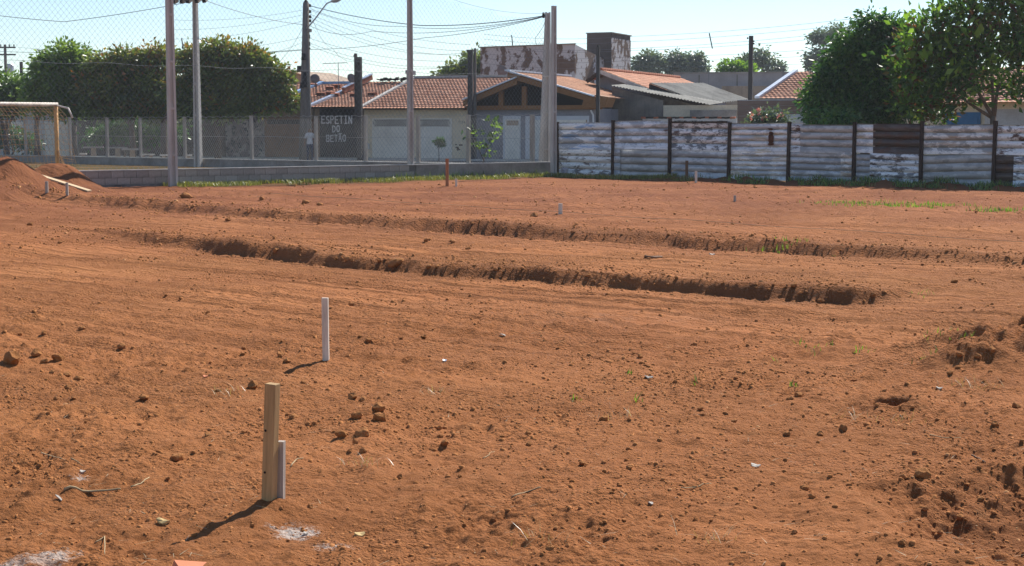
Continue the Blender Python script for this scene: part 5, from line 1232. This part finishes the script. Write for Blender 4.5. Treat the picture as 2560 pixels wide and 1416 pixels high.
# ------------------------------------------------------------------ clods, crumbs, litter
def clod_mesh(seed):
    bm = bmesh.new(); bmesh.ops.create_icosphere(bm, subdivisions=2, radius=1.0); rg = np.random.default_rng(seed)
    cs = rg.normal(size=(6, 3)); cs /= np.linalg.norm(cs, axis=1, keepdims=True); lim = rg.uniform(.55, .9, 6)
    for v in bm.verts:
        p = np.array(v.co)
        for c, l in zip(cs, lim):
            d = p @ c
            if d > l: p = p - c * (d - l) * .85
        p *= 1 + .10 * rg.normal() ; v.co = p * np.array([1, .9, .72])
    me = bpy.data.meshes.new('dirt_clod'); bm.to_mesh(me); bm.free(); me.materials.append(M['clod']); return me
CM = [clod_mesh(100 + k) for k in range(7)]
clods = [(30, 893, 62), (90, 880, 38), (145, 893, 40), (168, 935, 22), (200, 945, 30), (112, 902, 26), (130, 930, 20), (170, 968, 22), (140, 995, 18), (185, 995, 18), (360, 992, 32), (445, 1140, 44), (735, 1040, 32), (880, 990, 34), (908, 996, 26), (945, 1015, 46), (893, 1037, 36), (948, 1042, 44), (855, 1083, 36), (905, 1080, 44), (890, 1103, 26), (907, 1127, 26), (875, 1125, 18), (770, 1058, 16), (305, 865, 28), (250, 1142, 14), (305, 1150, 14), (700, 885, 26), (718, 900, 30), (632, 960, 40), (700, 880, 18), (758, 955, 18), (518, 1085, 26), (545, 975, 22), (1097, 1068, 28), (1112, 1105, 32), (1100, 1090, 24), (1320, 1082, 20), (1322, 1110, 20), (1255, 1090, 16), (1460, 1158, 28), (1572, 1168, 22), (1445, 1073, 14), (1390, 1115, 14), (1510, 1045, 28), (2305, 1182, 50), (2258, 1190, 26), (2012, 1218, 28), (2030, 1240, 26), (2108, 1068, 30), (2050, 1082, 24), (1967, 1084, 24), (1835, 1052, 20), (1750, 1020, 18), (1755, 1036, 16), (2540, 1012, 30), (2488, 1060, 28), (2468, 1032, 18), (2262, 1070, 18), (2375, 932, 20), (2210, 975, 16), (2135, 950, 16), (2418, 1210, 20), (2312, 1270, 22), (1985, 1328, 22), (2380, 1230, 14), (1840, 945, 14), (1995, 985, 34), (1975, 995, 24), (2050, 985, 18), (775, 1265, 22), (1000, 1190, 24), (640, 1210, 14), (1150, 1190, 16), (1385, 1285, 20), (1390, 1318, 16), (1375, 1370, 34), (1420, 1365, 22), (950, 1355, 18), (1600, 890, 22), (993, 655, 52), (1073, 664, 22), (1093, 664, 16), (868, 645, 22), (950, 650, 18), (2182, 735, 22), (2052, 752, 24), (1985, 712, 22), (765, 505, 24), (800, 510, 20), (655, 496, 20), (465, 488, 34), (1335, 537, 24), (1130, 603, 18), (1065, 600, 16), (2385, 702, 20), (1170, 620, 16), (540, 545, 16), (570, 548, 18), (150, 605, 18), (75, 560, 18), (690, 625, 20), (1240, 672, 16), (1470, 688, 18), (1620, 700, 18), (880, 650, 14), (2480, 872, 26), (2400, 885, 26), (2445, 890, 22), (2450, 1245, 26), (2400, 1290, 24), (2350, 1330, 18), (2255, 1355, 20), (2200, 1392, 22), (1710, 1350, 16), (1560, 1300, 16), (420, 1195, 16), (350, 1060, 16), (290, 1045, 14), (205, 820, 22), (110, 830, 20), (50, 835, 18), (610, 870, 16), (520, 780, 16), (880, 760, 18), (1060, 840, 22), (920, 850, 22), (900, 840, 16)]
gC = 'loose clods of earth'
zones = [('at the far left above the lime', lambda x, y: x < 330 and 800 < y < 1010), ('piled right of the two foreground stakes', lambda x, y: 720 <= x < 970 and 940 < y < 1150), ('on the red heap at the right edge', lambda x, y: x > 2390 and 840 < y < 900), ('in the pit at the lower right', lambda x, y: x > 2180 and y > 1225), ('around the small hole on the right', lambda x, y: x > 1940 and 920 <= y < 1100), ('above the lower right pit', lambda x, y: x > 1900 and y >= 1100), ('left of the thick yellow stake', lambda x, y: x < 650 and y >= 1010), ('between white and yellow stakes', lambda x, y: x < 900 and 850 <= y < 1010), ('along the bottom middle', lambda x, y: y > 1170), ('right of the clod pile', lambda x, y: y > 1030), ('right of centre behind the foreground', lambda x, y: y > 880), ('around the white stake in the middle', lambda x, y: y > 745), ('along the near cut bank', lambda x, y: y > 610), ('along the far cut bank', lambda x, y: True)]
zl = [next(i for i, z_ in enumerate(zones) if z_[1](x, y)) for x, y, w_ in clods]
ords = 'first second third fourth fifth sixth seventh eighth ninth tenth eleventh twelfth thirteenth fourteenth fifteenth sixteenth seventeenth eighteenth nineteenth twentieth'.split() + ['last'] * 30
for k, (x, y, w_) in enumerate(clods):
    p = GT(x, y + w_ * .22); r = w_ / spx(p.y) / 2 * .92
    o = link('dirt_clod', CM[k % 7], None, None, (p.x, p.y, p.z + r * .28), (random.uniform(-.4, .4), random.uniform(-.4, .4), random.uniform(0, 6.28)), (r, r * random.uniform(.8, 1.1), r * random.uniform(.75, 1.05)))
    rank = sorted((c_[0], i) for i, c_ in enumerate(clods) if zl[i] == zl[k]).index((x, k))
    props(o, ('big' if w_ >= 36 else 'small' if w_ < 20 else 'fist sized') + ' earth clod, ' + ords[rank] + ' from left ' + zones[zl[k]][0], 'clod', gC)
def crumbs():
    rg = np.random.default_rng(21); N = 330000
    y = 5.0 * (50 / 5.0) ** rg.random(N); x = (rg.random(N) * 2 - 1) * (.34 * y + .3)
    f = fbm(x * .7 + 40, y * .7, 3); f2 = fbm(x * .18, y * .18 + 5, 2)
    prob = .18 + .75 * sstep(-.1, .7, f) + .3 * sstep(0, .6, f2)
    near_bank = np.zeros(N)
    for pts in (TR_A, TR_B):
        d, al, L = poly_sd(x, y, pts); near_bank = np.maximum(near_bank, np.exp(-((d - .25) / .55) ** 2) * sstep(0, 3, al) * (1 - sstep(L - 1, L, al)))
    heap = np.exp(-(((x + 12.2) / 3.2) ** 2 + ((y - 37.5) / 2.2) ** 2))
    p = GT(2640, 1290); pit = np.exp(-(((x - p.x) / .8) ** 2 + ((y - p.y) / .8) ** 2))
    prob = prob * .30 + .30 * near_bank + .12 * heap + .25 * pit; prob *= np.where(near_bank < .2, 1 - .72 * sstep(9, 15, y), 1) * np.where(y < 13, .7 + .9 * sstep(-.2, .5, fbm(x * .35 + 70, y * .35, 2)), 1)
    wd = (x - WA.x) * F_wall.n.x + (y - WA.y) * F_wall.n.y; td = (x - TA.x) * F_tin.n.x + (y - TA.y) * F_tin.n.y
    keep = (rg.random(N) < prob) & (wd < -.3) & (td < -.2)
    x = x[keep]; y = y[keep]; nb = near_bank[keep]; n = len(x); z = terrain(x, y)
    r = (.0030 * (1 + .11 * y)) * np.minimum((1 - rg.random(n)) ** -.36, 3.2)
    a5 = np.arange(4) * 1.5708
    base = np.concatenate([np.stack([np.cos(a5), np.sin(a5), a5 * 0 - .15], -1), np.stack([.78 * np.cos(a5 + .6), .78 * np.sin(a5 + .6), a5 * 0 + .38], -1), [[.05, .0, .62]]])
    V = base[None] * (1 + .2 * rg.normal(size=(n, 9, 1))) * r[:, None, None]; V[..., 1] *= rg.uniform(.6, 1.0, n)[:, None]
    an = rg.random(n) * 6.28; ca, sa = np.cos(an)[:, None], np.sin(an)[:, None]
    V = np.stack([V[..., 0] * ca - V[..., 1] * sa, V[..., 0] * sa + V[..., 1] * ca, V[..., 2] * rg.uniform(.7, 1.3, n)[:, None] - r[:, None] * .05], -1) + np.stack([x, y, z], -1)[:, None, :]
    fb = np.array([(k, (k + 1) % 4, 4 + k) for k in range(4)] + [(4 + k, (k + 1) % 4, 4 + (k + 1) % 4) for k in range(4)] + [(4 + k, 4 + (k + 1) % 4, 8) for k in range(4)])
    F = (np.arange(n) * 9)[:, None, None] + fb[None]
    me = mesh_np('soil_crumbs', V.reshape(-1, 3), F.reshape(-1, 3)); pattr(me, 'rnd', np.repeat(np.clip(rg.normal(.52, .2, n), 0, 1), 9))
    props(link('soil_crumbs', me, M['crumb']), 'fine loose crumbs of red earth over the field', 'soil crumbs', kind='stuff'); print('crumbs', n)
crumbs()
def blades(name, label, x, y, hgt, wid, mat, lean=.4, seed=1, cat='grass', flat=False):
    rg = np.random.default_rng(seed); n = len(x); z = terrain(x, y)
    an = rg.random(n) * 6.28; d = np.stack([np.cos(an), np.sin(an), np.zeros(n)], -1); s_ = np.stack([-d[:, 1], d[:, 0], d[:, 2]], -1)
    h = hgt * rg.uniform(.4, 1.25, n); ln = lean * rg.uniform(.2, 1.5, n); P = np.stack([x, y, z], -1); up = np.array([0, 0, 1.0])
    w2 = wid * (.6 + .5 * rg.random(n))[:, None]
    if flat: up = up * .06
    V = np.stack([P - s_ * w2, P + s_ * w2, P + d * (h * ln * .5)[:, None] + up * (h * .6)[:, None] + s_ * w2 * .7, P + d * (h * ln * .5)[:, None] + up * (h * .6)[:, None] - s_ * w2 * .7, P + d * (h * ln * 1.2)[:, None] + up * h[:, None]], 1)
    V[..., 2] += .003 if not flat else .006
    F = (np.arange(n) * 5)[:, None, None] + np.array([(0, 1, 2), (0, 2, 3), (3, 2, 4)])[None]
    me = mesh_np(name, V.reshape(-1, 3), F.reshape(-1, 3)); pattr(me, 'rnd', np.repeat(rg.random(n), 5)); pattr(me, 'tint', np.zeros(n * 5))
    o = link(name, me, M[mat]); props(o, label, cat, kind='stuff'); return o
rg = np.random.default_rng(8)
def strip(fr, u0, u1, y0, y1, n, clump=1.0):
    u = rg.uniform(u0, u1, n); v = y0 + (y1 - y0) * rg.random(n) ** 1.3; x = fr.O.x + fr.e.x * u + fr.n.x * v; y = fr.O.y + fr.e.y * u + fr.n.y * v
    k = fbm(x * .9, y * .9, 3) + rg.normal(size=n) * .15 > -.12 * clump; return x[k], y[k]
x1, y1 = strip(F_wall, F_wall.u(400, 440), WALL_L, -.02, -1.6, 13000); x2, y2 = strip(F_tin, -1.0, F_tin.u(1790, 440), -.05, -1.5, 7000)
blades('grass_strip', 'bright grass strip along the foot of the block wall', np.r_[x1, x2], np.r_[y1, y2], .13, .009, 'grass_blade', .6, 3)
x1, y1 = strip(F_wall, F_wall.u(980, 440), WALL_L, -.03, -.3, 320); 
blades('wall_weeds', 'taller green weeds against the block wall', x1, y1, .24, .014, 'leaf_green', .5, 4, 'weeds')
x1, y1 = strip(F_tin, F_tin.u(1850, 450), F_tin.u(2700, 450), -.05, -1.5, 7000, .3)
blades('fence_weeds', 'shaded weeds and litter along the tin fence', x1, y1, .16, .012, 'leaf_green', .8, 5, 'weeds')
x1, y1 = strip(F_wall, -9, WALL_L - 3, .3, 3.2, 9000); k = y1 < 62
blades('lawn', 'patchy lawn between the two low walls', x1[k], y1[k], .13, .010, 'grass_blade', .6, 6)
def patch(pts, n):
    X_, Y_ = [], []
    for (px, py, rx, ry) in pts:
        p = GT(px, py); m = n; X_.append(p.x + rg.normal(size=m) * rx); Y_.append(p.y + rg.normal(size=m) * ry)
    return np.concatenate(X_), np.concatenate(Y_)
x1, y1 = patch([(2110, 508, .5, .2), (2180, 511, .5, .2), (2260, 514, .6, .15), (2330, 517, .5, .1), (2490, 529, .3, .15)], 130)
blades('sprout_strip', 'strip of fresh green sprouts in the far right field', x1, y1, .09, .010, 'leaf_bright', .6, 7)
x1, y1 = patch([(1935, 620, .22, .08), (1960, 622, .15, .06)], 26)
blades('grass_tuft', 'tuft of bright grass on the far cut bank', x1, y1, .085, .007, 'leaf_bright', .5, 9)
x1, y1 = patch([(1595, 1005, .02, .02), (1440, 1005, .015, .02), (1575, 935, .02, .02), (1740, 962, .015, .02), (1985, 968, .015, .02), (2140, 882, .03, .03), (2040, 885, .03, .03), (2065, 866, .05, .04), (2285, 738, .06, .1), (2315, 738, .06, .08), (2095, 636, .1, .1), (2330, 885, .03, .05), (2380, 828, .05, .06), (2345, 845, .06, .06), (2320, 838, .04, .04), (2420, 843, .04, .04), (2005, 860, .03, .03), (1945, 905, .02, .02), (2165, 878, .03, .03), (2300, 905, .03, .03)], 7)
blades('seedlings', 'scattered green seedlings on the right of the field', x1, y1, .045, .004, 'leaf_bright', .7, 10)
n = 900; yy_ = 5.2 * (16 / 5.2) ** rg.random(n); xx_ = (rg.random(n) * 2 - 1) * .34 * yy_; k = fbm(xx_ * .9, yy_ * .9 + 3, 2) > -.05
blades('straw_litter', 'dry straw bits scattered over the near ground', xx_[k], yy_[k], .05, .0016, 'dry_straw', 1.6, 12, 'straw', True)
x1, y1 = patch([(2135, 1050, .07, .05), (2250, 1055, .08, .04), (1330, 1355, .07, .05), (900, 1165, .06, .03), (560, 985, .06, .03), (1090, 985, .05, .04), (1790, 1352, .05, .03), (2400, 960, .05, .03), (2460, 975, .05, .03), (1540, 1050, .08, .03)], 24)
blades('dry_weed_tufts', 'small tufts of dry grey weeds on the near ground', x1, y1, .055, .0016, 'dry_straw', 1.2, 13, 'weeds')
# single twigs, leaves and scraps
def twig(label, pts, r, mat='dry_stick'):
    W = []
    for (x, y) in pts: p = GT(x, y); p.z += r * .8; W.append(p)
    W2 = [];
    for a, c in zip(W[:-1], W[1:]):
        for i in range(4): q = a.lerp(c, i / 4); q.z = max(q.z, gz(q.x, q.y) + r * .7); q.x += random.uniform(-1, 1) * r * .4; W2.append(q)
    W2.append(W[-1]); o = MB().tube(W2, [r * (1 - .5 * i / len(W2)) for i in range(len(W2))], 6).build('twig', M[mat], None, True); props(o, label, 'twig', 'dry twigs on the ground')
simple('dry_stick', (.46, .34, .19), .3, 8, .9, bump=.2); simple('husk', (.60, .42, .18), .3, 12, .8, bump=.3); simple('bone_white', (.44, .39, .33), .15, 12, .7, bump=.1); simple('terracotta', (.62, .22, .11), .2, 6, .85)
twig('thin bent straw stalk at the left above the lime patch', [(103, 1134), (150, 1148), (208, 1166)], .003)
twig('long brown husk stalk lying left of the stake shadow', [(160, 1228), (220, 1232), (290, 1228), (302, 1226)], .007)
twig('curled twig with raised tip left of the stake shadow', [(328, 1220), (360, 1208), (373, 1195)], .004)
twig('short forked straw right of the double stakes', [(727, 1170), (740, 1152), (758, 1147)], .004)
twig('straight straw in the middle foreground', [(1280, 1244), (1318, 1232), (1352, 1220)], .004)
twig('pale curved stalk at the lower right of the middle', [(1703, 1222), (1740, 1220), (1778, 1210)], .003)
twig('thin straw below the right dirt hole', [(2325, 1088), (2360, 1096), (2402, 1096)], .003)
twig('dark twig on the right foreground', [(2430, 1140), (2445, 1148), (2464, 1158)], .005, 'wood_dark')
twig('pale straw near the cluster of clods', [(1208, 1148), (1222, 1140), (1236, 1130)], .003)
twig('bent stalk at the lower left edge', [(238, 1360), (262, 1345), (262, 1390)], .003)
twig('weathered branch lying between the cut banks', [(1610, 645), (1630, 647), (1655, 645)], .02, 'wood_dark')
def scrap(name, label, px, py, w_, h_, mat, cat, rot=0.0, tilt=.15, th=.004):
    p = GT(px, py); s1 = spx(p.y); a, c = w_ / s1 / 2, h_ / s1 / 2 * 2.2; n = 9
    pts = [(a * math.cos(2 * math.pi * k / n) * random.uniform(.8, 1.1), c * math.sin(2 * math.pi * k / n) * random.uniform(.8, 1.1), a * .18 * math.cos(4 * math.pi * k / n)) for k in range(n)]
    o = MB().add([(0, 0, -.05 * a)] + pts + [(0, 0, -.05 * a - th)] + [(q[0], q[1], q[2] - th) for q in pts], [(0, 1 + k, 1 + (k + 1) % n) for k in range(n)] + [(n + 1, n + 2 + (k + 1) % n, n + 2 + k) for k in range(n)] + [(1 + k, n + 2 + k, n + 2 + (k + 1) % n, 1 + (k + 1) % n) for k in range(n)]).build(name, M[mat], None, loc=(p.x, p.y, p.z + .012), rot=(tilt, .1, rot)); props(o, label, cat)
scrap('pale_leaf', 'white dry leaf in the right foreground', 1889, 1168, 26, 9, 'bone_white', 'leaf', -.4)
scrap('rusty_lid', 'dull metal lid lying in the right middle ground', 1622, 946, 22, 8, 'plaster_grey', 'lid', 0)
scrap('pale_leaf', 'small white petal in the middle of the field', 1257, 840, 9, 9, 'bone_white', 'leaf', .8)
scrap('pale_leaf', 'white scrap near the right lower middle', 1627, 1263, 12, 8, 'bone_white', 'leaf', .5)
scrap('pale_leaf', 'pale scrap near the top right clods', 2348, 973, 20, 5, 'bone_white', 'leaf', 0)
scrap('corn_husk', 'crumpled golden husk beside the stake shadow tip', 408, 1308, 40, 9, 'husk', 'husk', -.5, .3, .012)
scrap('corn_husk', 'curled golden husk in the lower middle foreground', 900, 1340, 34, 8, 'husk', 'husk', .6, .3, .008)
scrap('pale_leaf', 'tall pale husk sliver at the lower left', 148, 1250, 9, 12, 'bone_white', 'leaf', 1.2, .6)
scrap('brick_chip', 'tiny orange chip in the left middle ground', 513, 944, 14, 6, 'terracotta', 'chip', 0)
scrap('white_stone', 'white shell like stone between the cut banks', 1780, 637, 14, 6, 'bone_white', 'stone', 0, .1, .02)
scrap('blue_scrap', 'grey blue scrap in the centre of the field', 1112, 904, 12, 7, 'flashing', 'scrap', 0)
scrap('lime_lump', 'bright white lump of lime in the lower left patch', 207, 1183, 14, 7, 'bone_white', 'lime', 0, .1, .02)
scrap('lime_lump', 'bright white lump of lime below the thick stake', 765, 1338, 14, 7, 'bone_white', 'lime', 0, .1, .02)
p = GT(490, 1416); o = MB().box(-.07, .07, -.05, .05, -.06, .025, .92, .92).build('brick_fragment', M['terracotta'], None, loc=(p.x, p.y - .075, p.z + .0), rot=(.15, .2, .5)); props(o, 'orange brick fragment cut by the bottom edge', 'brick')
p = F_wall.w(WALL_L - .1, -.75); me = clod_mesh(300); me.materials.clear(); me.materials.append(M['bag_plastic'])
o = link('rubbish_bag', me, None, None, (p.x, p.y, .16), (0, 0, 0), (.3, .22, .28)); props(o, 'grey plastic rubbish bag at the wall corner by the tin fence', 'bag')

# ------------------------------------------------------------------ hazy air
hzm = NT('haze'); hv_ = hzm.n('VolumePrincipled', i_Density=.00028, i_Anisotropy=.35); hv_.inputs['Color'].default_value = (.86, .92, 1, 1)
hzm.t.links.new(hv_.outputs[0], hzm.out.inputs['Volume']); hzm.t.nodes.remove(hzm.b)
hb_ = MB().box(-190, 190, -60, 260, -2.0, 16.0).build('haze', hzm.mat); props(hb_, 'thin sunlit haze over the whole place', 'haze', kind='stuff')
sc.cycles.volume_step_rate = 4.0; sc.cycles.volume_max_steps = 64; sc.cycles.volume_bounces = 0
